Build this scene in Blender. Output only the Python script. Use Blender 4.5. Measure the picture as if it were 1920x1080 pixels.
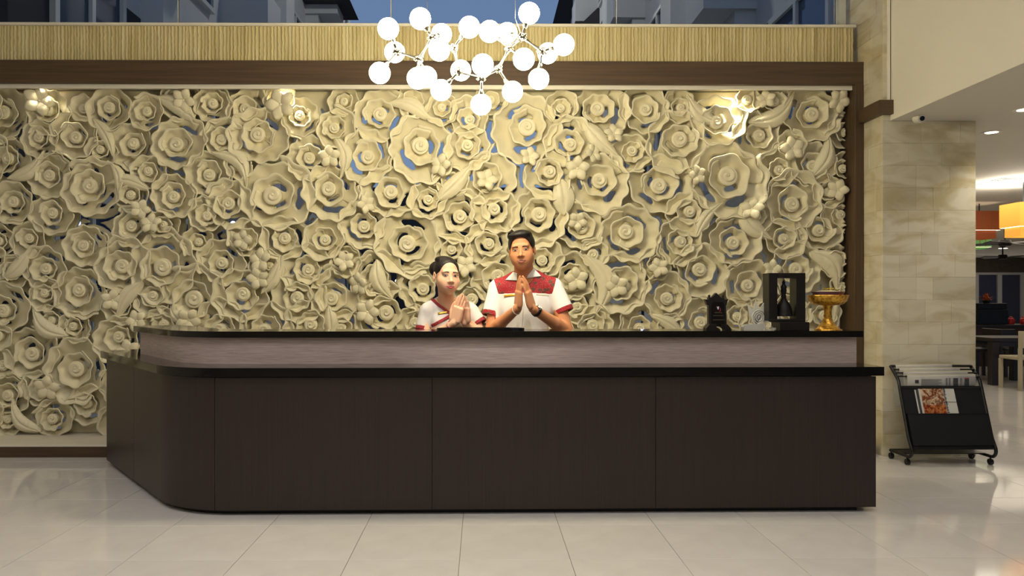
import bpy, bmesh, math, random
import numpy as np
from mathutils import Vector, Matrix

for _o in list(bpy.data.objects):
    bpy.data.objects.remove(_o)
SC = bpy.context.scene
COL = SC.collection
PI = math.pi

# ------------------------------------------------------------------ camera
CAM_H = 1.22
F = 1380.0            # focal length in pixels of the 1920 px wide frame
YAW = 0.00785
cam_data = bpy.data.cameras.new('camera')
cam_data.sensor_width = 36.0
cam_data.lens = F / 1920.0 * 36.0
cam_data.shift_x = 46.0 / 1920.0
cam_data.shift_y = 18.0 / 1920.0
cam_data.clip_end = 300.0
cam = bpy.data.objects.new('camera', cam_data)
cam.location = (0.0, 0.0, CAM_H)
cam.rotation_euler = (PI / 2, 0.0, -YAW)
COL.objects.link(cam)
SC.camera = cam

# ------------------------------------------------------------------ exposure
SC.view_settings.view_transform = 'Standard'
SC.view_settings.look = 'None'
SC.view_settings.exposure = 0.0
SC.view_settings.gamma = 1.0
SC.view_settings.use_curve_mapping = False

# ------------------------------------------------------------------ world: blue dusk sky
world = bpy.data.worlds.new('dusk_sky')
SC.world = world
world.use_nodes = True
wn = world.node_tree
for n in list(wn.nodes):
    wn.nodes.remove(n)
w_out = wn.nodes.new('ShaderNodeOutputWorld')
w_bg = wn.nodes.new('ShaderNodeBackground')
w_ramp = wn.nodes.new('ShaderNodeValToRGB')
w_map = wn.nodes.new('ShaderNodeMapRange')
w_sep = wn.nodes.new('ShaderNodeSeparateXYZ')
w_tc = wn.nodes.new('ShaderNodeTexCoord')
wn.links.new(w_tc.outputs['Generated'], w_sep.inputs[0])
wn.links.new(w_sep.outputs['Z'], w_map.inputs[0])
wn.links.new(w_map.outputs[0], w_ramp.inputs[0])
wn.links.new(w_ramp.outputs[0], w_bg.inputs[0])
wn.links.new(w_bg.outputs[0], w_out.inputs[0])
w_ramp.color_ramp.elements[0].color = (0.25, 0.36, 0.56, 1)
w_ramp.color_ramp.elements[1].color = (0.11, 0.20, 0.42, 1)
w_bg.inputs[1].default_value = 0.80


def area_light(name, loc, target, size, size_y, power, color=(1, 1, 1), spread=None):
    d = bpy.data.lights.new(name, 'AREA')
    d.shape = 'RECTANGLE'
    d.size = size
    d.size_y = size_y
    d.energy = power
    d.color = color
    if spread:
        d.spread = spread
    o = bpy.data.objects.new(name, d)
    o.location = loc
    o.rotation_euler = (Vector(target) - Vector(loc)).to_track_quat('-Z', 'Y').to_euler()
    COL.objects.link(o)
    return o


def spot_light(name, loc, target, power, color, angle=70, blend=0.6, radius=0.03):
    d = bpy.data.lights.new(name, 'SPOT')
    d.energy = power
    d.color = color
    d.spot_size = math.radians(angle)
    d.spot_blend = blend
    d.shadow_soft_size = radius
    o = bpy.data.objects.new(name, d)
    o.location = loc
    o.rotation_euler = (Vector(target) - Vector(loc)).to_track_quat('-Z', 'Y').to_euler()
    COL.objects.link(o)
    return o


WARM = (1.0, 0.90, 0.64)
NEUTRAL = (1.0, 0.95, 0.90)
# lobby ceiling lighting (rows of ceiling lamps of the double-height lobby), plus a fill spot
area_light('lobby_ceiling_light', (-0.6, 1.2, 5.4), (-0.6, 2.6, 0.0), 8.0, 2.4, 84, (1.0, 0.965, 0.95), 1.9)
area_light('lobby_ceiling_light_rear', (0.3, -3.0, 5.2), (0.3, 2.5, 0.8), 7.0, 2.5, 92, (1.0, 0.96, 0.92))
spot_light('staff_fill_spot', (0.1, 2.2, 5.5), (0.1, 4.8, 1.25), 400, (1.0, 0.95, 0.88), 20, 0.7, 0.06)  # added fill spot aimed at the clerks, with no fitting in the ceiling

# ------------------------------------------------------------------ helpers


def lin(c):
    return tuple(((v / 255.0) / 12.92 if v / 255.0 <= 0.04045 else ((v / 255.0 + 0.055) / 1.055) ** 2.4) for v in c)


def unp(px, py, Y):
    """Real position, at depth Y, of a point measured in the photograph."""
    s = (px - 914.0) / F
    c, sn = math.cos(YAW), math.sin(YAW)
    X = Y * (s * c + sn) / (c - s * sn)
    zc = X * sn + Y * c
    return Vector((X, Y, CAM_H + (558.0 - py) * zc / F))


def mat(name, rgb, rough=0.5, metal=0.0, spec=0.5, var=0.0, scale=(8, 8, 8), rgb2=None, detail=4.0, bump=0.0,
        bscale=None, emit=None, estr=0.0, trans=0.0, ior=1.45, coat=0.0, sss=0.0, distort=0.0, contrast=None):
    m = bpy.data.materials.new(name)
    m.use_nodes = True
    nt = m.node_tree
    b = nt.nodes['Principled BSDF']
    c1 = lin(rgb)
    b.inputs['Base Color'].default_value = (*c1, 1)
    b.inputs['Roughness'].default_value = rough
    b.inputs['Metallic'].default_value = metal
    b.inputs['Specular IOR Level'].default_value = spec
    b.inputs['IOR'].default_value = ior
    if trans:
        b.inputs['Transmission Weight'].default_value = trans
    if coat:
        b.inputs['Coat Weight'].default_value = coat
        b.inputs['Coat Roughness'].default_value = 0.05
    if sss:
        b.inputs['Subsurface Weight'].default_value = sss
        b.inputs['Subsurface Radius'].default_value = (0.012, 0.005, 0.003)
        b.inputs['Subsurface Scale'].default_value = 0.5
    if emit:
        b.inputs['Emission Color'].default_value = (*lin(emit), 1)
        b.inputs['Emission Strength'].default_value = estr
    if var or rgb2 or bump:
        tc = nt.nodes.new('ShaderNodeTexCoord')
        mp = nt.nodes.new('ShaderNodeMapping')
        nt.links.new(tc.outputs['Object'], mp.inputs[0])
        mp.inputs['Scale'].default_value = scale
        nz = nt.nodes.new('ShaderNodeTexNoise')
        nz.inputs['Scale'].default_value = 1.0
        nz.inputs['Detail'].default_value = detail
        nz.inputs['Distortion'].default_value = distort
        nt.links.new(mp.outputs[0], nz.inputs[0])
        if var or rgb2:
            rp = nt.nodes.new('ShaderNodeValToRGB')
            nt.links.new(nz.outputs[0], rp.inputs[0])
            lo, hi = contrast or (0.3, 0.7)
            rp.color_ramp.elements[0].position = lo
            rp.color_ramp.elements[1].position = hi
            if rgb2:
                c2 = lin(rgb2)
                rp.color_ramp.elements[0].color = (*c1, 1)
                rp.color_ramp.elements[1].color = (*c2, 1)
            else:
                rp.color_ramp.elements[0].color = (*[v * (1 - var) for v in c1], 1)
                rp.color_ramp.elements[1].color = (*[min(1, v * (1 + var)) for v in c1], 1)
            nt.links.new(rp.outputs[0], b.inputs['Base Color'])
        if bump:
            bp = nt.nodes.new('ShaderNodeBump')
            bp.inputs['Strength'].default_value = bump
            bp.inputs['Distance'].default_value = 0.004
            nt.links.new(nz.outputs[0], bp.inputs['Height'])
            nt.links.new(bp.outputs[0], b.inputs['Normal'])
    return m


def add_object_variation(m, amount):
    """A per-piece brightness difference (each tile or stone has its own tone)."""
    nt = m.node_tree
    b = nt.nodes['Principled BSDF']
    inf = nt.nodes.new('ShaderNodeObjectInfo')
    mr = nt.nodes.new('ShaderNodeMapRange')
    mr.inputs['To Min'].default_value = 1 - amount
    mr.inputs['To Max'].default_value = 1 + amount
    nt.links.new(inf.outputs['Random'], mr.inputs[0])
    hsv = nt.nodes.new('ShaderNodeHueSaturation')
    nt.links.new(mr.outputs[0], hsv.inputs['Value'])
    src = b.inputs['Base Color'].links
    if src:
        nt.links.new(src[0].from_socket, hsv.inputs['Color'])
    else:
        hsv.inputs['Color'].default_value = b.inputs['Base Color'].default_value
    nt.links.new(hsv.outputs[0], b.inputs['Base Color'])


class MB:
    """Collects shapes into one mesh."""

    def __init__(self):
        self.v = []
        self.f = []

    def add(self, verts, faces):
        o = len(self.v)
        self.v.extend([tuple(p) for p in verts])
        self.f.extend([tuple(i + o for i in f) for f in faces])
        return self

    def box(self, x0, x1, y0, y1, z0, z1, M=None):
        vs = [Vector((x, y, z)) for x in (x0, x1) for y in (y0, y1) for z in (z0, z1)]
        if M:
            vs = [M @ p for p in vs]
        return self.add(vs, [(0, 1, 3, 2), (4, 6, 7, 5), (0, 4, 5, 1), (2, 3, 7, 6), (0, 2, 6, 4), (1, 5, 7, 3)])

    def rbox(self, x0, x1, y0, y1, z0, z1, r=0.004, M=None, seg=2):
        bm = bmesh.new()
        bmesh.ops.create_cube(bm, size=1.0)
        for p in bm.verts:
            p.co = Vector(((x0 + x1) / 2 + p.co.x * (x1 - x0), (y0 + y1) / 2 + p.co.y * (y1 - y0), (z0 + z1) / 2 + p.co.z * (z1 - z0)))
        bmesh.ops.bevel(bm, geom=list(bm.edges), offset=r, segments=seg, affect='EDGES', profile=0.5)
        if M:
            bm.transform(M)
        bm.verts.index_update()
        self.add([p.co.copy() for p in bm.verts], [[q.index for q in f.verts] for f in bm.faces])
        bm.free()
        return self

    def tube(self, pts, r, n=10, closed=False, cap=True):
        pts = [Vector(p) for p in pts]
        rs = r if isinstance(r, (list, tuple)) else [r] * len(pts)
        m = len(pts)
        verts = []
        t0 = None
        nrm = None
        for i, p in enumerate(pts):
            a = pts[(i - 1) % m] if (closed or i > 0) else pts[i]
            b = pts[(i + 1) % m] if (closed or i < m - 1) else pts[i]
            t = (b - a).normalized()
            if nrm is None:
                nrm = t.orthogonal().normalized()
            else:
                nrm = (nrm - t * nrm.dot(t)).normalized()
            bn = t.cross(nrm)
            for k in range(n):
                an = 2 * PI * k / n
                verts.append(p + (nrm * math.cos(an) + bn * math.sin(an)) * rs[i])
        faces = []
        for i in range(m if closed else m - 1):
            j = (i + 1) % m
            for k in range(n):
                l = (k + 1) % n
                faces.append((i * n + k, i * n + l, j * n + l, j * n + k))
        if cap and not closed:
            faces.append(tuple(range(n))[::-1])
            faces.append(tuple((m - 1) * n + k for k in range(n)))
        return self.add(verts, faces)

    def lathe(self, prof, n=24, M=None, caps=True):
        """prof: (radius, z) pairs, turned around z."""
        verts = []
        for r, z in prof:
            for k in range(n):
                a = 2 * PI * k / n
                p = Vector((r * math.cos(a), r * math.sin(a), z))
                verts.append(M @ p if M else p)
        faces = []
        for i in range(len(prof) - 1):
            for k in range(n):
                l = (k + 1) % n
                faces.append((i * n + k, i * n + l, (i + 1) * n + l, (i + 1) * n + k))
        if caps:
            faces.append(tuple(range(n))[::-1])
            faces.append(tuple((len(prof) - 1) * n + k for k in range(n)))
        return self.add(verts, faces)

    def prism(self, poly, a, b, M=None):
        """poly: (x, z) outline, extruded from y=a to y=b."""
        n = len(poly)
        vs = [Vector((p[0], a, p[1])) for p in poly] + [Vector((p[0], b, p[1])) for p in poly]
        if M:
            vs = [M @ p for p in vs]
        fs = [tuple(range(n)), tuple(range(n, 2 * n))[::-1]]
        fs += [(i, i + n, (i + 1) % n + n, (i + 1) % n) for i in range(n)]
        return self.add(vs, fs)

    def slab(self, poly, z0, z1):
        """poly: (x, y) outline, extruded vertically."""
        n = len(poly)
        vs = [(p[0], p[1], z0) for p in poly] + [(p[0], p[1], z1) for p in poly]
        fs = [tuple(range(n))[::-1], tuple(range(n, 2 * n))]
        fs += [(i, (i + 1) % n, (i + 1) % n + n, i + n) for i in range(n)]
        return self.add(vs, fs)

    def ball(self, c, r, nu=20, nv=12, M=None):
        r = r if isinstance(r, (tuple, list)) else (r, r, r)
        vs, fs = [], []
        for j in range(nv + 1):
            ph = PI * j / nv
            for i in range(nu):
                th = 2 * PI * i / nu
                p = Vector((r[0] * math.sin(ph) * math.cos(th), r[1] * math.sin(ph) * math.sin(th), r[2] * math.cos(ph)))
                if M:
                    p = M @ p
                vs.append(p + Vector(c))
        for j in range(nv):
            for i in range(nu):
                k = (i + 1) % nu
                fs.append((j * nu + i, (j + 1) * nu + i, (j + 1) * nu + k, j * nu + k))
        return self.add(vs, fs)

    def mesh(self, name, fix=True):
        me = bpy.data.meshes.new(name)
        me.from_pydata(self.v, [], self.f)
        if fix:
            bm = bmesh.new()
            bm.from_mesh(me)
            bmesh.ops.remove_doubles(bm, verts=bm.verts, dist=1e-6)
            bmesh.ops.recalc_face_normals(bm, faces=bm.faces)
            bm.to_mesh(me)
            bm.free()
        me.update()
        return me


def smooth(me, angle=40):
    me.polygons.foreach_set('use_smooth', [True] * len(me.polygons))
    if angle:
        try:
            me.set_sharp_from_angle(angle=math.radians(angle))
        except Exception:
            pass


def obj(name, mb, m=None, parent=None, sm=None, fix=True, loc=None):
    me = mb.mesh(name, fix) if isinstance(mb, MB) else mb
    if sm is not None:
        smooth(me, sm)
    o = bpy.data.objects.new(name, me)
    if m is not None and not me.materials:
        me.materials.append(m)
    if parent is not None:
        o.parent = parent
    if loc is not None:
        o.location = loc
    COL.objects.link(o)
    return o


def tag(o, label, cat, group=None, kind=None):
    o['label'] = label
    o['category'] = cat
    if group:
        o['group'] = group
    if kind:
        o['kind'] = kind
    return o


def thing(name, label, cat, loc=(0, 0, 0), group=None):
    o = bpy.data.objects.new(name, None)
    o.empty_display_size = 0.1
    o.location = loc
    COL.objects.link(o)
    return tag(o, label, cat, group)


def struct(name, mb, m=None, parent=None, sm=None):
    o = obj(name, mb, m, parent, sm)
    o['kind'] = 'structure'
    return o


def mesh_np(name, V, Fc):
    me = bpy.data.meshes.new(name)
    V = np.asarray(V, dtype=np.float32)
    Fc = np.asarray(Fc, dtype=np.int32)
    me.vertices.add(len(V))
    me.vertices.foreach_set('co', V.ravel())
    k = Fc.shape[1]
    me.loops.add(Fc.size)
    me.loops.foreach_set('vertex_index', Fc.ravel())
    me.polygons.add(len(Fc))
    me.polygons.foreach_set('loop_start', np.arange(0, Fc.size, k, dtype=np.int32))
    me.polygons.foreach_set('loop_total', np.full(len(Fc), k, dtype=np.int32))
    me.update(calc_edges=True)
    me.validate()
    return me


# ------------------------------------------------------------------ materials
M_cream = mat('cream_painted_stone', (226, 217, 186), rough=0.38, var=0.04, scale=(6, 6, 6))
M_ledge = mat('pale_ledge', (228, 220, 204), rough=0.5, var=0.04, scale=(3, 3, 3))
M_brown = mat('dark_brown_wood', (88, 68, 48), rough=0.45, rgb2=(70, 53, 37), scale=(2, 60, 60))
M_brown_v = mat('dark_brown_wood_upright', (88, 68, 48), rough=0.45, rgb2=(70, 53, 37), scale=(60, 60, 2))
M_floor = mat('polished_tile', (208, 204, 201), rough=0.07, rgb2=(218, 215, 212), scale=(3, 3, 3), detail=8, distort=1.2, spec=0.5)
add_object_variation(M_floor, 0.02)
M_grout = mat('grout', (120, 112, 104), rough=0.8)
M_stone = mat('yellow_marble', (190, 177, 140), rough=0.3, rgb2=(216, 208, 186), scale=(2.2, 2.2, 5.5), detail=9, distort=1.6, contrast=(0.34, 0.58))
add_object_variation(M_stone, 0.08)
M_stone_joint = mat('stone_joint', (200, 188, 156), rough=0.8)
M_white = mat('white_paint', (238, 233, 220), rough=0.7)
M_ceiling = mat('ceiling_paint', (226, 222, 212), rough=0.75)
M_sill = mat('white_sill', (226, 220, 206), rough=0.5)
M_glass = mat('window_glass', (235, 240, 245), rough=0.0, trans=1.0, ior=1.02, spec=0.3)
M_alu = mat('white_window_frame', (206, 206, 200), rough=0.4)
M_black = mat('black_stone', (14, 13, 13), rough=0.08, spec=0.5)
M_dkmetal = mat('black_metal', (16, 16, 17), rough=0.35, spec=0.5)
M_chrome = mat('chrome', (225, 222, 214), rough=0.12, metal=1.0)

# ribbed yellow wall covering above the panel
M_ribs = mat('ribbed_wall_covering', (214, 202, 160), rough=0.55, rgb2=(188, 172, 124), scale=(30, 30, 2.0))

# ------------------------------------------------------------------ floor
T = 0.516
TX0, TY0 = -0.103, 3.430
struct('floor', MB().box(-7, 22, -5.5, 26.5, -0.12, -0.003), M_grout)
floor_o = bpy.data.objects['floor']
tile_me = MB().rbox(-T / 2 + 0.0012, T / 2 - 0.0012, -T / 2 + 0.0012, T / 2 - 0.0012, -0.0032, 0.0, r=0.0008, seg=1).mesh('floor_tile')
tile_me.materials.append(M_floor)
tile_spots = []
for iy in range(-3, 8):
    for ix in range(-13, 17):
        x, y = TX0 + (ix + 0.5) * T, TY0 + (iy + 0.5) * T
        lim_l = -0.72 * y - 0.6
        lim_r = 0.76 * y + 0.6
        if lim_l < x < lim_r and y > 1.9:
            if not (-1.2 < x < 1.9 and 4.7 < y < 5.6):
                tile_spots.append((x, y))
tile_set = set((round(a, 3), round(b, 3)) for a, b in tile_spots)
for x, y in tile_spots:
    o = bpy.data.objects.new('floor_tile', tile_me)
    o.location = (x, y, 0.0)
    o.parent = floor_o
    COL.objects.link(o)
# the rest of the tiled floor (behind the camera, under the counter, far dining room): one joined part
rest = MB()
for iy in range(-17, 44):
    for ix in range(-13, 42):
        x, y = TX0 + (ix + 0.5) * T, TY0 + (iy + 0.5) * T
        if (round(x, 3), round(y, 3)) in tile_set:
            continue
        h = T / 2 - 0.0012
        o4 = [(x - h, y - h, 0), (x + h, y - h, 0), (x + h, y + h, 0), (x - h, y + h, 0)]
        rest.add(o4, [(0, 1, 2, 3)])
o = obj('tile_field', rest, M_floor, floor_o, fix=False)
o['kind'] = 'stuff'

# ------------------------------------------------------------------ lobby shell
WY = 5.91            # front plane of the dark frame round the panel
COLX = 3.08          # left face of the stone pillar
COLY = 5.63          # front face of the stone pillar
SOFF = 2.58          # ceiling height of the right hand side
struct('wall_left', MB().box(-7.2, -7.0, -5.5, 6.3, 0, 5.6), M_white)
struct('wall_rear', MB().box(-7.2, 9.0, -5.7, -5.5, 0, 5.6), M_white)
struct('ceiling', MB().box(-7.2, 3.3, -5.7, 6.3, 5.6, 5.75), M_ceiling)
# upper white wall over the opening on the right, running towards the viewer
struct('wall_right', MB().box(3.14, 3.32, -5.5, COLY + 0.02, SOFF + 0.165, 5.6).box(3.14, 3.146, -5.5, COLY, SOFF, SOFF + 0.165), M_white)
struct('ceiling_dining', MB().box(3.1465, 22.0, -5.5, COLY - 0.001, SOFF, SOFF + 0.16).box(3.32, 22.0, COLY - 0.001, 26.5, SOFF, SOFF + 0.16), M_ceiling)
struct('wall_dining_right', MB().box(21.8, 22.0, -5.5, 26.5, 0, SOFF), M_white)

# wall above and behind: lintel band that carries the ribbed covering, wall below the carved panel is open
zb0, zb1 = 2.937, 3.122
zr1 = unp(0, 45, 5.95).z
beam = struct('trim_top', MB().rbox(-7.0, 3.083, WY, WY + 0.06, zb0, zb1, r=0.004), M_brown)
struct('trim_jamb', MB().rbox(3.006, 3.079, WY - 0.005, WY + 0.30, 0.0, zb0, r=0.004), M_brown_v)
struct('wall_band', MB().box(-7.0, 3.03, 5.99, 6.2, zb1 - 0.05, zr1), M_ribs)
ribs = MB()
rx = -4.45
rnd = random.Random(4)
while rx < 3.02:
    w = rnd.uniform(0.014, 0.024)
    hgt = rnd.uniform(0.006, 0.014)
    n = 12
    wob = [rnd.uniform(-0.003, 0.003) for _ in range(n + 1)]
    vs, fs = [], []
    for i in range(n + 1):
        z = zb1 + (zr1 - zb1) * i / n
        vs += [(rx + wob[i], 5.99, z), (rx + w * 0.5 + wob[i], 5.99 - hgt, z), (rx + w + wob[i], 5.99, z)]
        if i:
            a = (i - 1) * 3
            fs += [(a, a + 1, a + 4, a + 3), (a + 1, a + 2, a + 5, a + 4)]
    ribs.add(vs, fs)
    rx += w + rnd.uniform(0.004, 0.014)
o = obj('rib_relief', ribs, M_ribs, bpy.data.objects['wall_band'], sm=60, fix=False)
o['kind'] = 'stuff'
struct('trim_sill', MB().rbox(-7.0, 3.05, 5.965, 6.26, zr1, zr1 + 0.022, r=0.003), M_sill)

# soffit over the carved panel, with its downlights
struct('trim_soffit', MB().box(-7.0, 3.083, WY + 0.06, 6.22, zb0 + 0.01, zb1 - 0.06), M_sill)
struct('trim_lip', MB().box(-7.0, 3.005, WY + 0.035, WY + 0.0595, zb0 - 0.033, zb0 - 0.0005), M_sill)
# plinth below the panel
struct('trim_plinth', MB().rbox(-7.0, 3.03, COLY + 0.005, 6.2, 0.082, 0.098, r=0.003), M_ledge)
struct('baseboard_front', MB().box(-7.0, 3.03, COLY + 0.012, 6.1, 0.0, 0.082), M_brown)

# ------------------------------------------------------------------ clerestory window
win = struct('window_1', MB().box(-7.0, 3.0, 6.13, 6.19, zr1 + 0.022, zr1 + 0.034), M_alu)
zt = 5.55
edges = [-6.9, -4.40, -2.53, -0.757, 1.128, 2.975]
for a, b in zip(edges[:-1], edges[1:]):
    obj('pane', MB().box(a + 0.004, b - 0.004, 6.155, 6.165, zr1 + 0.034, zt), M_glass, win)
    obj('glass_joint', MB().box(b - 0.004, b + 0.004, 6.152, 6.168, zr1 + 0.034, zt), M_alu, win)
obj('window_frame', MB().box(2.975, 3.03, 6.10, 6.20, zr1 + 0.022, zt), M_alu, win)
struct('wall_over_window', MB().box(-7.0, 3.083, 6.1, 6.25, zt, 5.6), M_white)

# ------------------------------------------------------------------ stone pillar on the right, clad in marble tiles
pil = struct('pillar', MB().box(COLX + 0.012, 3.80 - 0.012, COLY + 0.012, 6.24, 0, SOFF), M_stone_joint)
up = struct('pillar_upper', MB().box(COLX + 0.012, 3.14, COLY + 0.012, 6.24, SOFF, 5.6), M_stone_joint)
rs = random.Random(11)
RH = 0.172


def stone(x0, x1, y0, y1, z0, z1, parent):
    obj('stone_tile', MB().rbox(x0, x1, y0, y1, z0, z1, r=0.0012, seg=1), M_stone, parent)


z = 0.0
row = 0
while z < 4.3:
    z1 = min(z + RH, SOFF) if z < SOFF else z + RH
    par = pil if z < SOFF - 0.01 else up
    g = 0.0003
    if z < SOFF - 0.01:
        x = COLX
        cuts = [COLX]
        while x < 3.80 - 0.08:
            x += rs.choice((0.13, 0.20, 0.26, 0.30))
            if 3.80 - x < 0.1:
                x = 3.80
            cuts.append(min(x, 3.80))
        for a, b in zip(cuts[:-1], cuts[1:]):
            dy = rs.uniform(0, 0.0015)
            stone(a + g, b - g, COLY + dy, COLY + 0.014, z + g, z1 - g, par)
        stone(3.787, 3.80, COLY + 0.015, 5.93, z + g, z1 - g, par)
        stone(3.787, 3.80, 5.931, 6.24, z + g, z1 - g, par)
    else:
        stone(COLX + g, 3.14 - g, COLY, COLY + 0.014, z + g, z1 - g, par)
    # left (return) face
    ym = COLY + rs.choice((0.10, 0.15, 0.2))
    d1, d2 = rs.uniform(0, 0.0015), rs.uniform(0, 0.0015)
    stone(COLX + d1, COLX + 0.014, COLY + 0.0145, ym - g, z + g, z1 - g, par)
    stone(COLX + d2, COLX + 0.014, ym + g, 6.24, z + g, z1 - g, par)
    z = z1
    row += 1
# joint trim lines at the white wall and the brown handrail stub
struct('trim_corner', MB().box(3.133, 3.1385, COLY - 0.008, COLY - 0.0005, 2.735, 5.6), M_brown)
struct('trim_corner_white', MB().box(3.112, 3.1325, COLY - 0.010, COLY - 0.0005, 2.735, 5.6), M_white)
hand = MB().box(3.035, COLX, COLY - 0.045, WY - 0.006, 2.622, 2.728)
struct('trim_rail', hand, M_brown)
struct('trim_rail_return', MB().box(COLX + 0.0002, 3.150, COLY - 0.0449, COLY - 0.0005, 2.622, 2.728), M_brown)

# downlights in the soffit over the carved panel
M_lamp = mat('downlight_glow', (255, 246, 226), emit=(255, 240, 214), estr=14)
M_lampring = mat('downlight_ring', (222, 218, 208), rough=0.35)


def downlight(x, y, zc, label, r=0.045, group='recessed ceiling downlights'):
    t = thing('downlight', label, 'downlight', (x, y, zc), group)
    obj('rim', MB().lathe([(r * 0.8, -0.004), (r * 1.25, -0.004), (r * 1.25, 0.0), (r * 0.8, 0.0), (r * 0.8, -0.004)], 28, None, False), M_lampring, t)
    obj('diffuser', MB().lathe([(0.001, -0.002), (r * 0.8, -0.002), (r * 0.8, 0.0), (0.001, 0.0)], 24), M_lamp, t)
    return t


for i, (px, lab) in enumerate(((80, 'downlight over the carved panel, lighting the white blossom at the far end from the pillar'),
                               (530, 'downlight over the carved panel lighting the small bright blossom near the chandelier'),
                               (1375, 'downlight over the carved panel on the side of the stone pillar'))):
    p = unp(px, 160, 5.99)
    downlight(p.x, 6.02, zb0 + 0.0095, lab, 0.04, 'downlights above the carved panel')
    spot_light('soffit_spot', (p.x, 5.976, zb0 - 0.03), (p.x, 6.02, 2.2), 48, WARM, 125, 0.9, 0.02)
# ------------------------------------------------------------------ carved rose panel
YP = 6.14            # front of the pierced backing; the roses stand out from it
YM = 6.06            # mean depth of the relief
panel = thing('carved_panel', 'tall cream carved relief panel of roses and leaves behind the reception counter', 'wall panel', (0, YP, 0.1))


def put(name, me, cx, cz, w):
    o = bpy.data.objects.new(name, me)
    o.parent = panel
    o.location = (cx, -w, cz - 0.1)
    COL.objects.link(o)
    return o


ROSES = [  # x, y, radius, measured in the photograph
    (10, 215, 46), (96, 212, 38), (158, 203, 22), (210, 206, 37), (277, 213, 30), (79, 262, 32), (142, 254, 40),
    (252, 275, 38), (15, 302, 40), (96, 330, 38), (175, 354, 50), (284, 326, 30), (28, 380, 36), (98, 402, 36),
    (253, 426, 37), (338, 268, 46), (401, 198, 32), (465, 205, 37), (421, 260, 34), (490, 258, 50), (566, 222, 33),
    (580, 296, 38), (394, 327, 40), (519, 366, 62), (329, 367, 38), (434, 386, 42), (646, 192, 25), (712, 216, 46),
    (631, 242, 34), (687, 293, 46), (792, 278, 57), (878, 222, 34), (877, 278, 40), (829, 205, 28), (621, 361, 48),
    (732, 362, 46), (803, 375, 33), (915, 338, 46), (863, 409, 46), (985, 240, 58), (1053, 203, 29), (1125, 209, 47),
    (1207, 207, 43), (1064, 268, 43), (1184, 288, 34), (1026, 328, 42), (1121, 343, 51), (930, 398, 40), (1008, 409, 50),
    (1237, 344, 54), (1271, 202, 28), (1267, 269, 53), (1342, 227, 45), (1400, 188, 22), (1417, 254, 41), (1361, 338, 65),
    (1455, 318, 33), (1485, 378, 50), (1286, 402, 38), (1517, 213, 48), (1523, 309, 40), (1549, 359, 28), (1580, 247, 30),
    (1577, 318, 28), (1575, 407, 32), (54, 450, 31), (0, 452, 28), (163, 460, 37), (233, 498, 47), (306, 502, 60),
    (87, 505, 38), (88, 553, 28), (155, 548, 44), (288, 557, 33), (12, 577, 44), (144, 612, 27), (60, 660, 46),
    (148, 692, 53), (223, 635, 38), (2, 631, 24), (16, 742, 38), (106, 783, 33), (168, 759, 34), (6, 682, 24),
    (19, 788, 26), (389, 403, 31), (419, 494, 40), (536, 448, 39), (608, 448, 36), (577, 503, 42), (362, 567, 60),
    (455, 556, 46), (561, 558, 44), (307, 611, 34), (419, 614, 46), (503, 616, 46), (582, 611, 44), (627, 554, 46),
    (681, 421, 40), (766, 454, 57), (849, 470, 32), (706, 522, 46), (792, 541, 42), (720, 588, 52), (644, 615, 33),
    (914, 458, 38), (887, 564, 41), (931, 521, 44), (1087, 423, 40), (1178, 441, 50), (1072, 520, 42), (1161, 529, 50),
    (1105, 611, 38), (1200, 611, 36), (1017, 487, 36), (1078, 572, 34), (1272, 456, 40), (1374, 453, 44), (1314, 511, 46),
    (1250, 555, 42), (1401, 533, 42), (1316, 602, 42), (1468, 447, 35), (1490, 504, 46), (1536, 428, 41), (1565, 489, 28),
    (1539, 592, 34), (1576, 540, 24), (1000, 566, 40), (850, 610, 40), (780, 608, 34), (960, 610, 40), (1040, 612, 34),
    (1420, 602, 36), (1478, 590, 36), (1380, 590, 30),
]
_r = random.Random(21)
for k in range(26):      # the panel goes on to the side
    ROSES.append((-38 - 52 * (k % 2) - 104 * (k // 13) + _r.uniform(-8, 8), 205 + (k % 13) * 47, _r.choice((34, 40, 46, 50))))

BLOSSOMS = [(72, 190), (345, 187), (528, 196), (618, 293), (685, 383), (828, 310), (911, 338), (992, 294), (1150, 252),
            (1110, 288), (1083, 316), (1306, 328), (1437, 186), (1485, 279), (1411, 393), (1572, 188), (1571, 356),
            (455, 450), (490, 489), (484, 522), (353, 599), (263, 392), (284, 420), (647, 491), (675, 532), (690, 585),
            (873, 500), (1083, 414), (1080, 524), (1157, 536), (1236, 502), (90, 726), (257, 602), (209, 562), (243, 660), (1447, 505)]

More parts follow.
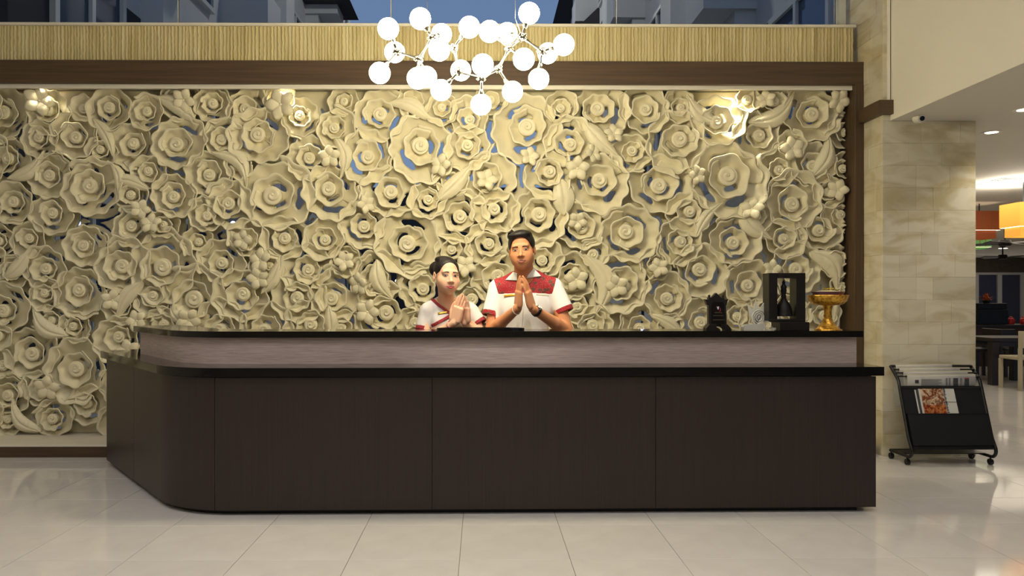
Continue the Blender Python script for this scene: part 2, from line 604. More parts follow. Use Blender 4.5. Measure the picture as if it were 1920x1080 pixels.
LEAVES = [  # base, tip, width, bend
    (14, 335, 82, 281, 11, 0.18), (175, 222, 213, 299, 10, -0.1), (280, 356, 197, 346, 10, 0.15), (366, 226, 281, 180, 13, 0.1),
    (395, 286, 462, 357, 13, -0.3), (627, 254, 636, 338, 11, -0.2), (806, 224, 719, 194, 12, 0.15), (818, 376, 888, 303, 13, 0.05),
    (1094, 228, 1163, 295, 14, 0.05), (1058, 404, 1046, 325, 17, 0.05), (1346, 231, 1286, 172, 12, -0.15), (1402, 230, 1491, 169, 14, 0.2),
    (1522, 332, 1553, 246, 13, 0.15), (1304, 446, 1357, 378, 10, -0.1), (1388, 382, 1452, 450, 15, 0.15), (1096, 476, 1110, 598, 17, -0.3),
    (706, 486, 737, 562, 13, 0.15), (621, 628, 615, 570, 11, 0.05), (490, 551, 525, 478, 11, 0.1), (52, 476, 1, 525, 12, -0.1),
    (129, 630, 60, 570, 13, -0.2), (268, 528, 218, 602, 12, 0.1), (78, 809, 22, 746, 11, -0.2), (1518, 472, 1570, 545, 17, -0.25),
    (1560, 612, 1579, 532, 11, -0.1), (1278, 624, 1215, 588, 10, 0.05), (346, 606, 320, 572, 9, -0.1), (222, 362, 200, 300, 9, 0.2)]


def dish(rng, r_in, r_out, w0, w1, lobes, amp, holes, off=(0, 0), N=64, Mr=9, turn=0.0, spiral=0.16):
    """One ruffled petal ring: a spiral strip that flares from the floor w0 to the rim w1. Holes are cut in its floor."""
    over = 0.13
    cols = int(N * (1 + over))
    ph1, ph2 = rng.uniform(0, 6.28), rng.uniform(0, 6.28)
    V = np.zeros((cols + 1, Mr + 1, 3))
    TH = np.zeros((cols + 1, Mr + 1))
    TT = np.zeros((cols + 1, Mr + 1))
    wob = rng.uniform(0.05, 0.22)
    for j in range(cols + 1):
        f = j / N
        th = turn + 2 * PI * f
        ruffle = math.sin(lobes * th + ph1) + wob * math.sin((lobes * 2 - 3) * th + ph2)
        g = 1 - spiral * 0.5 + spiral * f
        ro = r_out * g * (1 + amp * ruffle + 0.05 * math.sin(2 * th + ph2))
        lift = (f - 0.5) * 0.02
        for i in range(Mr + 1):
            t = i / Mr
            r = r_in + (ro - r_in) * t
            w = w0 + (w1 - w0) * (0.10 * t + 0.90 * t ** 2.2) + (0.28 * amp * r_out * math.sin(lobes * th + ph1 + 0.9) + lift) * t ** 3
            V[j, i] = (off[0] * (1 - t * 0.3) + r * math.cos(th), off[1] * (1 - t * 0.3) + r * math.sin(th), w)
            TH[j, i] = th
            TT[j, i] = t
    keep = np.ones((cols, Mr), bool)
    for (ha, hw, tc, tw) in holes:
        for j in range(cols):
            a = (TH[j, 0] + TH[j + 1, 0]) / 2
            d = (a - ha + PI) % (2 * PI) - PI
            for i in range(Mr):
                t = (i + 0.5) / Mr
                if (d / hw) ** 2 + ((t - tc) / tw) ** 2 < 1:
                    keep[j, i] = False
    return V, keep


def strip_mesh(parts):
    """parts: list of (V grid, keep mask) -> one welded mesh (v: right, up, out)."""
    vs, fs = [], []
    for part in parts:
        V, keep = part[0], part[1]
        ring_closed = len(part) > 2
        o = len(vs)
        c, m = V.shape[:2]
        # round the hole edges a little
        cut = ~keep
        W = V.copy()
        if cut.any():
            bnd = np.zeros((c, m), bool)
            touch_cut = np.zeros((c, m), bool)
            touch_keep = np.zeros((c, m), bool)
            for dj in (0, 1):
                for di in (0, 1):
                    touch_cut[dj:dj + c - 1, di:di + m - 1] |= cut
                    touch_keep[dj:dj + c - 1, di:di + m - 1] |= keep
            bnd = touch_cut & touch_keep
            ed = {}
            for j in range(c - 1):
                for i in range(m - 1):
                    if keep[j, i]:
                        for (p, q, nj, ni) in (((j, i), (j + 1, i), j, i - 1), ((j, i + 1), (j + 1, i + 1), j, i + 1),
                                               ((j, i), (j, i + 1), j - 1, i), ((j + 1, i), (j + 1, i + 1), j + 1, i)):
                            if 0 <= nj < c - 1 and 0 <= ni < m - 1 and not keep[nj, ni]:
                                ed.setdefault(p, []).append(q)
                                ed.setdefault(q, []).append(p)
            for _ in range(3):
                Wn = W.copy()
                for p, qs in ed.items():
                    if len(qs) == 2:
                        Wn[p] = W[p] * 0.4 + (W[qs[0]] + W[qs[1]]) * 0.3
                W = Wn
        idx = -np.ones((c, m), int)
        for j in range(c - 1):
            for i in range(m - 1):
                if keep[j, i]:
                    quad = []
                    for (a, b) in ((j, i), (j, i + 1), (j + 1, i + 1), (j + 1, i)):
                        if ring_closed:
                            a = a % (c - 1)
                            if b == 0:
                                a = 0
                        if idx[a, b] < 0:
                            idx[a, b] = len(vs)
                            x, y, w = W[a, b]
                            vs.append((x, -w, y))
                        if idx[a, b] not in quad:
                            quad.append(idx[a, b])
                    fs.append(quad)
    return vs, fs


def snail(rng, r, w0, hgt, off, turns=1.6, N=48, Mr=20):
    V = np.zeros((N + 1, Mr + 1, 3))
    ph = rng.uniform(0, 1)
    for j in range(N + 1):
        th = 2 * PI * j / N
        for i in range(Mr + 1):
            t = i / Mr
            if i <= Mr - 3:
                q = i / (Mr - 3)
                fr = (q * turns - j / N + ph) % 1.0
                fr = fr / 0.78 if fr < 0.78 else (1 - fr) / 0.22
                fade = 1.0 if q < 0.7 else max(0.0, (1 - q) / 0.3)
                w = w0 + hgt * (0.85 + 0.15 * (1 - q * q)) + 0.016 * (fr - 0.5) * fade * min(1, r / 0.05)
                rr = r * q
            else:
                q = (i - Mr + 3) / 3
                rr = r * (1 + 0.02 * math.sin(q * 3.1) - 0.12 * q)
                w = w0 + hgt * 0.85 * (1 - q)
            V[j, i] = (off[0] + rr * math.cos(th), off[1] + rr * math.sin(th), w)
    return V, np.ones((N, Mr), bool), True


HOLES = []      # (x, z, radius) of every opening, so the backing is open behind it


def make_rose(cx, cy, Rp, seed):
    rng = random.Random(seed)
    c = unp(cx, cy, YM)
    R = Rp * YM / F
    base = 0.012 + 0.03 * max(0.0, 1 - Rp / 60.0) + rng.uniform(0, 0.022)
    tilt = (rng.uniform(-0.10, 0.10) * R, rng.uniform(-0.10, 0.10) * R)
    turn = rng.uniform(0, 6.28)
    rimw = 0.050 + 0.20 * R
    parts = []
    lob = rng.choice((9, 10, 11)) if Rp > 40 else rng.choice((7, 8, 9))

    def holes(k, r_in, r_out, rc, rw, wid):
        out = []
        a0 = rng.uniform(0, 6.28)
        for q in range(k):
            a = a0 + q * 2 * PI / k + rng.uniform(-0.5, 0.5)
            hw = wid * rng.uniform(0.7, 1.25)
            tc, tw = (rc - r_in) / (r_out - r_in), rw / (r_out - r_in)
            out.append((a, hw, tc, tw))
            for s in (-0.6, 0, 0.6):
                HOLES.append((c.x + rc * math.cos(a + s * hw), c.z + rc * math.sin(a + s * hw), rw * 1.5))
        return out
    if Rp >= 27:
        big = Rp >= 45
        nh = rng.choice((2, 2, 3)) if big else rng.choice((1, 2, 2))
        h = holes(nh, 0.36 * R, R, 0.62 * R, 0.125 * R, 0.62)
        parts.append(dish(rng, 0.36 * R, R, base, base + rimw, lob, 0.052, h, (0, 0), turn=turn, N=72))
        h = holes(rng.choice((1, 2, 2)), 0.06 * R, 0.55 * R, 0.305 * R, 0.090 * R, 0.8)
        parts.append(dish(rng, 0.06 * R, 0.55 * R, base + 0.014, base + rimw + 0.010, rng.choice((6, 7, 8)), 0.058, h, tilt, turn=turn + 2.2, N=56))
        rs_ = 0.245 * R
        parts.append(snail(rng, rs_, base + 0.018, rimw * 0.75 + 0.006, (tilt[0] * 1.2, tilt[1] * 1.2)))
    else:
        h = holes(1, 0.1 * R, R, 0.48 * R, 0.11 * R, 0.6)
        parts.append(dish(rng, 0.10 * R, R, base + 0.008, base + rimw + 0.008, 7, 0.06, h, (0, 0), turn=turn, N=56))
        parts.append(snail(rng, 0.36 * R, base + 0.012, rimw * 0.8, tilt))
    vs, fs = strip_mesh(parts)
    if c.x + 1.2 * R > 2.99:      # cut where the panel meets the frame
        fs = [f for f in fs if max(vs[i][0] for i in f) < 2.992 - c.x]
        used = sorted(set(i for f in fs for i in f))
        ren = {i: k for k, i in enumerate(used)}
        vs = [vs[i] for i in used]
        fs = [[ren[i] for i in f] for f in fs]
    me = bpy.data.meshes.new('rose')
    me.from_pydata(vs, [], fs)
    me.materials.append(M_cream)
    smooth(me, 55)
    o = put('rose', me, c.x, c.z, 0.0)
    md = o.modifiers.new('thickness', 'SOLIDIFY')
    md.thickness = 0.008
    md.offset = 0.0
    return c, R


ROSE_CIRC = []
for k, (cx, cy, Rp) in enumerate(ROSES):
    if cy > 640 and cx > 275:
        continue
    c, R = make_rose(cx, cy, Rp * 1.08, 100 + k)
    ROSE_CIRC.append((c.x, c.z, R))


# low filler roses wherever the carving leaves a wide gap
fx, fz = np.meshgrid(np.arange(-4.3, 2.98, 0.03), np.arange(0.2, 2.86, 0.03), indexing='ij')
for k in range(60):
    cl = np.full(fx.shape, 9.0)
    for (x, zc, R) in ROSE_CIRC:
        cl = np.minimum(cl, np.hypot(fx - x, fz - zc) - R)
    lim = (fz > 0.95) | (fx < -2.6)
    cl = np.where(lim, cl, -1)
    q = np.unravel_index(np.argmax(cl), cl.shape)
    if cl[q] < 0.055 or len(ROSE_CIRC) > 215:
        break
    pxr = min(40, (cl[q] + 0.055) * F / YM)
    zc_ = fx[q] * YAW + YM
    cx = 914 + F * math.tan(math.atan2(fx[q], YM) - YAW)
    cy = 558 - (fz[q] - CAM_H) * F / zc_
    c, R = make_rose(cx, cy, pxr, 700 + k)
    ROSE_CIRC.append((c.x, c.z, R))


def leaf_mesh(L, W, bend, seed):
    rng = random.Random(seed)
    n, m = 40, 14
    vs, fs = [], []
    for i in range(n + 1):
        t = i / n
        wid = W * 1.08 * (math.sin(PI * min(1, t ** 0.75)) ** 0.9) + 0.0015
        xc = bend * L * math.sin(PI * t)
        for k in range(m + 1):
            s = k / m * 2 - 1
            groove = -0.014 * max(0.0, 1 - abs(s) * 4.5) * math.sin(PI * t) ** 0.5
            out = 0.012 + 0.030 * math.sin(PI * t) - 0.030 * s * s + groove + 0.0018 * math.sin(t * 70 - abs(s) * 10) * min(1, abs(s) * 3)
            vs.append((xc + s * wid, -out, t * L))
    for i in range(n):
        for k in range(m):
            a = i * (m + 1) + k
            fs.append((a, a + 1, a + m + 2, a + m + 1))
    return vs, fs


for k, (x0, y0, x1, y1, wpx, bend) in enumerate(LEAVES):
    a, b = unp(x0, y0, 6.03), unp(x1, y1, 6.03)
    L = (b - a).length
    vs, fs = leaf_mesh(L, wpx * 6.03 / F * 1.15, bend, k)
    me = mesh_np('leaf', vs, fs)
    me.materials.append(M_cream)
    smooth(me, 60)
    o = put('leaf', me, a.x, a.z, 0.112)
    o.rotation_euler = (-0.03, math.atan2(b.x - a.x, b.z - a.z), 0)
    md = o.modifiers.new('thickness', 'SOLIDIFY')
    md.thickness = 0.007


def blossom_mesh():
    vs, fs = [], []
    for p in range(5):
        a0 = 2 * PI * p / 5
        o = len(vs)
        n, m = 7, 5
        for i in range(n + 1):
            t = i / n
            r = 0.010 + 0.078 * t
            wid = 0.034 * math.sin(PI * min(1.0, 0.10 + 0.895 * t)) ** 0.8
            for k in range(m + 1):
                s = k / m * 2 - 1
                x, y = r, s * wid
                w = 0.010 + 0.022 * math.sin(PI * t * 0.8) - 0.011 * s * s
                vs.append((x * math.cos(a0) - y * math.sin(a0), -w, x * math.sin(a0) + y * math.cos(a0)))
        for i in range(n):
            for k in range(m):
                a = o + i * (m + 1) + k
                fs.append((a, a + 1, a + m + 2, a + m + 1))
    o = len(vs)
    b = MB().ball((0, -0.012, 0), (0.014, 0.012, 0.014), 10, 6)
    vs += b.v
    for f in b.f:
        fs.append(tuple(i + o for i in f))
    return vs, fs


_vs, _fs = blossom_mesh()
me_b = bpy.data.meshes.new('blossom')
me_b.from_pydata(_vs, [], _fs)
me_b.materials.append(M_cream)
smooth(me_b, 60)
rb = random.Random(5)
for (cx, cy) in BLOSSOMS:
    c = unp(cx, cy, 6.0)
    o = put('blossom', me_b, c.x, c.z, 0.128)
    s = rb.uniform(0.85, 1.15) * (1.25 if (cx, cy) in ((72, 190), (528, 196)) else 1.0)
    o.scale = (s, s, s)
    o.rotation_euler = (rb.uniform(-0.35, 0.35), rb.uniform(0, 6.28), rb.uniform(-0.35, 0.35))
    md = o.modifiers.new('thickness', 'SOLIDIFY')
    md.thickness = 0.010

# pierced backing: a slab with openings behind the holes of the roses and in the gaps between them
gx0, gx1, gz0, gz1, gs = -4.6, 3.005, 0.098, 2.945, 0.0095
nx, nz = int((gx1 - gx0) / gs), int((gz1 - gz0) / gs)
X, Z = np.meshgrid(gx0 + (np.arange(nx) + 0.5) * gs, gz0 + (np.arange(nz) + 0.5) * gs, indexing='ij')
clear = np.full(X.shape, 9.0)
for (x, zc, R) in ROSE_CIRC:
    clear = np.minimum(clear, np.hypot(X - x, Z - zc) - R)
keep = np.ones(X.shape, bool)
rg = np.random.default_rng(3)
for (x, zc, r) in HOLES:
    keep &= np.hypot(X - x, Z - zc) > r
lowf = np.sin(X * 9.1 + 1.3 * np.sin(Z * 7.3)) + np.sin(Z * 11.0 + 1.7 * np.sin(X * 5.1))
gap = (clear > 0.003) & (clear < 0.028) & (lowf > -0.2) & (Z < 2.80) & (X < 2.85) & (Z > 0.2)
keep &= ~gap
keep[:, -12:] = True
keep[:, :3] = True
idx = -np.ones((nx + 1, nz + 1), int)
jj, ii = np.nonzero(keep)
for a in (0, 1):
    for b in (0, 1):
        idx[jj + a, ii + b] = 0
cnt = np.count_nonzero(idx == 0)
idx[idx == 0] = np.arange(cnt)
GX, GZ = np.meshgrid(gx0 + np.arange(nx + 1) * gs, gz0 + np.arange(nz + 1) * gs, indexing='ij')
m_ = idx >= 0
V = np.stack([GX[m_], np.zeros(cnt), GZ[m_] - 0.1], 1)
# smooth the staircase of the openings
kp = np.pad(keep, 1)
e_h = kp[1:-1, 1:] != kp[1:-1, :-1]      # edges along x, at (j..j+1, i)
e_v = kp[1:, 1:-1] != kp[:-1, 1:-1]      # edges along z, at (j, i..i+1)
ea, eb = [], []
j, i = np.nonzero(e_h)
ea.append(idx[j, i]); eb.append(idx[j + 1, i])
j, i = np.nonzero(e_v)
ea.append(idx[j, i]); eb.append(idx[j, i + 1])
ea, eb = np.concatenate(ea), np.concatenate(eb)
deg = np.bincount(ea, minlength=cnt) + np.bincount(eb, minlength=cnt)
edge_x = (np.abs(V[:, 0] - gx0) < 1e-6) | (np.abs(V[:, 0] - (gx0 + nx * gs)) < 1e-6) | (np.abs(V[:, 2] + 0.1 - gz0) < 1e-6) | (np.abs(V[:, 2] + 0.1 - gz0 - nz * gs) < 1e-6)
mv = (deg == 2) & ~edge_x
for _ in range(4):
    acc = np.zeros_like(V)
    np.add.at(acc, ea, V[eb])
    np.add.at(acc, eb, V[ea])
    V[mv] = V[mv] * 0.4 + acc[mv] / 2 * 0.6
Fq = np.stack([idx[jj, ii], idx[jj + 1, ii], idx[jj + 1, ii + 1], idx[jj, ii + 1]], 1)
me = mesh_np('backing', V, Fq)
me.materials.append(M_cream)
ob = bpy.data.objects.new('backing', me)
ob.parent = panel
COL.objects.link(ob)
md = ob.modifiers.new('thickness', 'SOLIDIFY')
md.thickness = 0.03
md.offset = -1.0
# plain margin of the panel under the soffit, and the piece that goes on beyond the carving
obj('margin', MB().box(-6.98, gx0 + 0.001, 0.0, 0.03, -0.002, 2.845).box(-6.98, 3.02, 0.0, 0.03, 2.8455, 2.86), M_cream, panel)
# ------------------------------------------------------------------ reception counter
M_panel = mat('espresso_veneer', (50, 39, 36), rough=0.42, rgb2=(42, 32, 30), scale=(90, 90, 1.6), detail=6)
M_fascia = mat('grey_brown_laminate', (206, 188, 182), rough=0.5, rgb2=(166, 147, 141), scale=(9, 9, 190), detail=6, contrast=(0.25, 0.75))
M_kick = mat('black_plinth', (10, 10, 10), rough=0.5)
ROT = 0.0122


def cpath(front, side, yend, xr, rad=0.62, n=10):
    """Plan line of the counter: right end -> straight front -> rounded corner -> splayed wing."""
    d = Vector((-0.62, 0.784)).normalized()
    nrm = Vector((0.784, 0.62)).normalized()
    p0 = Vector((-1.71, 4.12)) + nrm * side              # a point on the wing line
    yf = 4.12 + front
    s = (yf - p0.y) / d.y
    cor = p0 + d * s
    ang = math.acos(d.x * -1.0)
    tl = rad * math.tan(ang / 2)
    a = cor + Vector((1, 0)) * tl
    b = cor + d * tl
    c = a + Vector((0, 1)) * rad
    pts = [Vector((xr, yf)), a]
    a0 = -PI / 2
    for k in range(1, n):
        an = a0 - ang * k / n
        pts.append(c + Vector((math.cos(an), math.sin(an))) * rad)
    pts.append(b)
    pts.append(p0 + d * ((yend - p0.y) / d.y))
    return [Vector((p.x, p.y + (p.x + 1.5) * ROT)) for p in pts], nrm


def offset_in(path, w):
    out = []
    for i, p in enumerate(path):
        a = path[max(0, i - 1)]
        b = path[min(len(path) - 1, i + 1)]
        t = (b - a).normalized()
        out.append(p + Vector((t.y, -t.x)) * w)
    return out


def ring(path, w):
    return [tuple(p) for p in path] + [tuple(p) for p in offset_in(path, w)][::-1]


def ring_mb(path, w, z0, z1):
    q = offset_in(path, w)
    mb = MB()
    for i in range(len(path) - 1):
        mb.slab([tuple(path[i]), tuple(path[i + 1]), tuple(q[i + 1]), tuple(q[i])], z0, z1)
    return mb


def ring_solid(path, w, z0, z1):
    q = offset_in(path, w)
    n = len(path)
    vs = []
    for p, r in zip(path, q):
        vs += [(p.x, p.y, z0), (r.x, r.y, z0), (r.x, r.y, z1), (p.x, p.y, z1)]
    fs = [(0, 1, 2, 3), tuple((n - 1) * 4 + k for k in (3, 2, 1, 0))]
    for i in range(n - 1):
        for k in range(4):
            l = (k + 1) % 4
            fs.append((i * 4 + k, i * 4 + l, (i + 1) * 4 + l, (i + 1) * 4 + k))
    return MB().add(vs, fs)


def sub_path(path, s0, s1):
    """Piece of a polyline between two arc lengths."""
    out, acc = [], 0.0
    for a, b in zip(path[:-1], path[1:]):
        L = (b - a).length
        for s in (s0,):
            if acc <= s < acc + L:
                out.append(a + (b - a) * ((s - acc) / L))
        if s0 < acc + L < s1:
            out.append(b.copy())
        if acc < s1 <= acc + L:
            out.append(a + (b - a) * ((s1 - acc) / L))
        acc += L
    return out


counter = thing('reception_counter', 'long two-tier reception counter with dark brown front, rounded corner and black stone tops', 'counter', (0, 4.5, 0))


def cpart(name, mb, m, sm=None, label=None):
    o = obj(name, mb, m, None, sm)
    o.data.transform(Matrix.Translation((0, -4.5, 0)))
    o.parent = counter
    if label:
        o['label'] = label
    return o


XR = 2.242
body, _ = cpath(0.0, 0.0, 5.44, XR)
core, _ = cpath(0.015, 0.015, 5.43, XR - 0.02)
cpart('carcass', ring_solid(core, 0.46, 0.03, 0.775), M_panel)
kick, _ = cpath(0.045, 0.045, 5.42, XR - 0.09)
cpart('plinth', ring_solid(kick, 0.40, 0.0, 0.03), M_kick)
tot = sum((b - a).length for a, b in zip(body[:-1], body[1:]))
seams = [0.0, 1.26, 2.52, 3.735, tot - 0.78, tot - 0.001]
for s0, s1 in zip(seams[:-1], seams[1:]):
    pc = sub_path(body, s0 + 0.0015, s1 - 0.0015)
    cpart('panel', ring_solid(pc, 0.014, 0.03, 0.772), M_panel, 30)
top, _ = cpath(-0.03, -0.03, 5.46, XR + 0.03)
cpart('lower_worktop', ring_solid(top, 0.55, 0.779, 0.829), M_black, 30, 'black stone ledge of the counter')
fas, _ = cpath(0.22, 0.12, 5.16, XR - 0.0)
cpart('fascia', ring_solid(fas, 0.25, 0.829, 0.985), M_fascia, 30, 'grey brown laminate band between the two tops')
utop, _ = cpath(0.19, 0.09, 5.19, XR + 0.025)
cpart('upper_worktop', ring_solid(utop, 0.31, 0.985, 1.022), M_black, 30, 'black stone top of the counter')
# ------------------------------------------------------------------ globe chandelier
M_chain = mat('smoky_chrome', (150, 144, 130), rough=0.16, metal=1.0)
M_bulb = mat('opal_globe', (255, 250, 238), rough=0.3, emit=(255, 241, 200), estr=45)
M_wire = mat('steel_wire', (190, 188, 180), rough=0.3, metal=1.0)
M_socket = mat('chrome_socket', (176, 170, 156), rough=0.18, metal=1.0)
YC = 4.25
chand = thing('chandelier', 'molecule-shaped chrome chandelier with many glowing white globes above the reception counter', 'chandelier', (0.0, YC, 3.0))
C0 = Vector((0.0, YC, 3.0))
NODES = [(745, 97, 0.02), (786, 111, 0.0), (810, 71, -0.02), (851, 90, 0.0), (861, 134, -0.02), (903, 147, 0.0), (934, 129, 0.02),
         (955, 91, 0.0), (979, 70, -0.03), (1015, 96, 0.0)]
LINKS = [(0, 1), (1, 2), (2, 3), (3, 4), (4, 5), (5, 6), (6, 7), (7, 8), (8, 9)]
BULBS = [(728, 54, 0, -0.03), (740, 98, 0, 0.14), (712, 137, 0, -0.03), (783, 147, 1, -0.05), (800, 144, 1, 0.10), (788, 35, 2, -0.03),
         (828, 64, 2, 0.13), (823.5, 94, 3, -0.09), (880, 51, 3, -0.04), (864, 132, 4, 0.14), (827, 169, 4, 0.02), (905, 122, 5, -0.14),
         (902, 196, 5, 0.05), (961, 172, 6, 0.05), (918, 59, 7, -0.08), (982, 111, 7, -0.11), (992, 25, 8, -0.05), (951, 62, 8, 0.12),
         (1057, 84, 9, -0.02), (1027, 100, 9, 0.14), (1010, 148, 9, 0.05)]
npos = [unp(x, y, YC + d) for x, y, d in NODES]


def rel(p):
    return Vector(p) - C0


for p in npos:
    mb = MB().ball(rel(p), 0.025, 14, 10)
    for k in range(7):
        d = Vector((math.cos(k * 2.4), math.sin(k * 2.4), 0.8 - 0.26 * k)).normalized()
        mb.ball(rel(p) + d * 0.023, 0.009, 8, 6)
    obj('hub', mb, M_chain, chand, 60)
rod = MB()


def taper_rod(a, b):
    d = (b - a)
    return MB().tube([rel(a), rel(a + d * 0.22), rel(a + d * 0.5), rel(b - d * 0.22), rel(b)], [0.018, 0.010, 0.006, 0.010, 0.018], 10)


for a, b in LINKS:
    obj('rod', taper_rod(npos[a], npos[b]), M_chain, chand, 60)
BR = 0.0605
for (x, y, k, d) in BULBS:
    p = unp(x, y, YC + d)
    dirv = (npos[k] - p).normalized()
    q = p + dirv * BR * 0.97
    L = (npos[k] - q)
    s = q + L.normalized() * min(0.028, L.length * 0.6)
    arm = obj('arm', MB().tube([rel(npos[k]), rel(npos[k] + (s - npos[k]) * 0.5), rel(s)], [0.016, 0.008, 0.0085], 10), M_chain, chand, 60)
    obj('socket', MB().tube([rel(s), rel(s + (q - s) * 0.5), rel(q)], [0.008, 0.015, 0.017], 14), M_socket, arm, 50)
    g = obj('globe', MB().ball((0, 0, 0), BR, 28, 18), M_bulb, arm, 0)
    g.location = rel(p)
for px, k in ((801, 2), (966, 8)):
    p = npos[k]
    w = unp(px, 20, YC)
    obj('suspension_wire', MB().tube([rel(p), rel((w.x, YC, p.z + 0.12)), rel((w.x, YC, 5.58))], 0.0016, 6), M_wire, chand)
obj('canopy', MB().lathe([(0.001, 2.57), (0.28, 2.57), (0.28, 2.60), (0.001, 2.60)], 28), M_chrome, chand, 30)
# ------------------------------------------------------------------ outside: two hotel wings either side of a court, at dusk
M_wing = mat('grey_render_outside', (196, 196, 194), rough=0.8, var=0.08, scale=(0.6, 0.6, 0.6))
M_wing2 = mat('beige_render_outside', (150, 142, 122), rough=0.8, var=0.06, scale=(0.6, 0.6, 0.6))
M_pane_out = mat('dark_blue_glazing', (40, 56, 84), rough=0.04, spec=0.8)
M_court = mat('court_paving', (46, 48, 52), rough=0.8)
M_wing_dim = mat('dimmed_lower_render', (52, 53, 56), rough=0.8)  # lower storeys darkened by colour so the panel openings look dark
M_eave = mat('dark_roof_tiles', (58, 54, 54), rough=0.8)
struct('ground_court', MB().box(-30, 30, 6.4, 70, -0.4, -0.16), M_court)


def wing(side, xf, y0, y1, label, bays, m):
    t = thing('hotel_wing', label, 'building', (xf, y0, -0.16))
    s = side
    B = Vector((xf, y0, -0.16))
    zlo = -0.16 if side < 0 else 2.80

    def w(name, mb, mm, par):
        o = obj(name, mb, mm, None)
        o.data.transform(Matrix.Translation(-B))
        o.parent = par
        return o
    H = 15.5
    w('wall', MB().box(min(xf, xf + s * 5), max(xf, xf + s * 5), y0, y1, max(zlo, 5.2), H), m, t)
    w('wall_dimmed_lower', MB().box(min(xf - s * 0.03, xf + s * 5), max(xf - s * 0.03, xf + s * 5), y0, y1, zlo, 5.2), M_wing_dim, t)
    L = (y1 - y0) / bays
    for k in range(bays):
        ya = y0 + k * L
        for fl in range(0 if side < 0 else 1, 5):
            z0 = 0.3 + fl * 3.05
            fr = MB()
            x_in, x_out = xf, xf - s * 0.10
            a, b = ya + L * 0.22, ya + L * 0.72
            xa, xb = min(x_in, x_out), max(x_in, x_out)
            fr.box(xa, xb, a, a + 0.09, z0, z0 + 2.2).box(xa, xb, b - 0.09, b, z0, z0 + 2.2)
            fr.box(xa, xb, a, b, z0 - 0.08, z0).box(xa, xb, a, b, z0 + 2.12, z0 + 2.22).box(xa, xb, (a + b) / 2 - 0.04, (a + b) / 2 + 0.04, z0, z0 + 2.12)
            f = w('window', fr, M_alu, t)
            w('glazing', MB().box(min(xf, xf - s * 0.05), max(xf, xf - s * 0.05), a + 0.09, b - 0.09, z0, z0 + 2.12), M_pane_out, f)
        # a projecting balcony stack with eaves between the bays
        if k:
            pr = MB()
            for fl in range(0 if side < 0 else 1, 5):
                z0 = 0.3 + fl * 3.05
                pr.box(min(xf, xf - s * 0.9), max(xf, xf - s * 0.9), ya - L * 0.13, ya + L * 0.13, z0 - 0.35, z0 + 0.55)
            pr.box(min(xf, xf - s * 0.35), max(xf, xf - s * 0.35), ya - L * 0.11, ya + L * 0.11, zlo, H)
            w('balcony_stack', pr, m, t)
            w('eaves', MB().prism([(xf - s * 1.3, 9.35 + 2.0 * (k % 2)), (xf, 9.35 + 2.0 * (k % 2)), (xf, 10.6 + 2.0 * (k % 2))], ya - L * 0.22, ya + L * 0.22), M_eave, t)
    w('roof', MB().prism([(xf - s * 0.9, H), (xf + s * 5, H), (xf + s * 2.5, H + 1.6)], y0 - 0.5, y1 + 0.5), M_eave, t)
    return t


wing(-1, -4.9, 7.6, 27.5, 'grey hotel wing with balconies seen through the high window, away from the stone pillar', 6, M_wing)
wing(1, 4.6, 8.6, 38.0, 'grey hotel wing with balconies seen through the high window, on the stone pillar side', 7, M_wing)
struct('wall_court_end', MB().box(-30, 30, 52, 53, -0.16, 9.0), M_eave)
# garden lamps that glint through the openings of the carving
M_glint = mat('garden_lamp_glow', (255, 255, 255), emit=(235, 240, 255), estr=9)
M_post = mat('garden_lamp_post', (40, 40, 42), rough=0.5)
LAMPS = ((437, 419, 11.0, 'small white garden lamp glinting through the carving, just above another one'),
         (424, 441, 11.6, 'small white garden lamp glinting through the carving, just below another one'),
         (594, 548, 12.5, 'small white garden lamp glinting low through the carving, between counter wing and the woman'),
         (745, 527, 12.0, 'small white garden lamp glinting through the carving near the leaf left of the woman'),
         (684, 554, 13.5, 'small white garden lamp glinting through the carving a little above the counter top'),
         (909, 411, 14.0, 'small white garden lamp glinting through the carving beneath the chandelier'),
         (1205, 534, 12.2, 'small white garden lamp glinting through the carving on the bell side of the man'))
for k, (px, py, Y, glab) in enumerate(LAMPS):
    p = unp(px, py, Y)
    t = thing('garden_lamp', glab, 'lamp', (p.x, p.y, -0.16), 'garden lamps behind the carving')
    obj('post', MB().tube([(0, 0, 0), (0, 0, p.z + 0.16 - 0.06)], 0.025, 8), M_post, t)
    obj('globe', MB().ball((0, 0, p.z + 0.16), 0.035, 14, 10), M_glint, t, 0)

for _x, _y, _z in ((0.0, 15.0, 11.5), (0.0, 27.0, 12.5)):  # unseen fill lights added in mid-air to brighten the upper wing walls
    d = bpy.data.lights.new('court_fill', 'POINT')
    d.energy = 420
    d.color = (1.0, 0.95, 0.85)
    d.shadow_soft_size = 0.3
    o = bpy.data.objects.new('court_fill', d)
    o.location = (_x, _y, _z)
    COL.objects.link(o)
# ------------------------------------------------------------------ things on the counter
ZT = 1.022
# low black tray in front of the two clerks
p = unp(901, 621, 4.55)
M_tray = mat('black_lacquer', (12, 12, 13), rough=0.25)
t = thing('tray', 'low curved black tray lying on the counter top in front of the two clerks', 'tray', (p.x, 4.53, ZT))
n = 24
out = [(0.27 * math.cos(2 * PI * k / n), 0.085 * math.sin(2 * PI * k / n)) for k in range(n)]
obj('base', MB().slab([(a * 0.96, b * 0.95) for a, b in out], 0.0, 0.006), M_tray, t)
rim = MB()
for k in range(n):
    l = (k + 1) % n
    q = lambda s, i: (out[i][0] * s, out[i][1] * s)
    rim.slab([q(0.955, k), q(1.0, k), q(1.0, l), q(0.955, l)], 0.0, 0.012)
obj('rim', rim, M_tray, t)

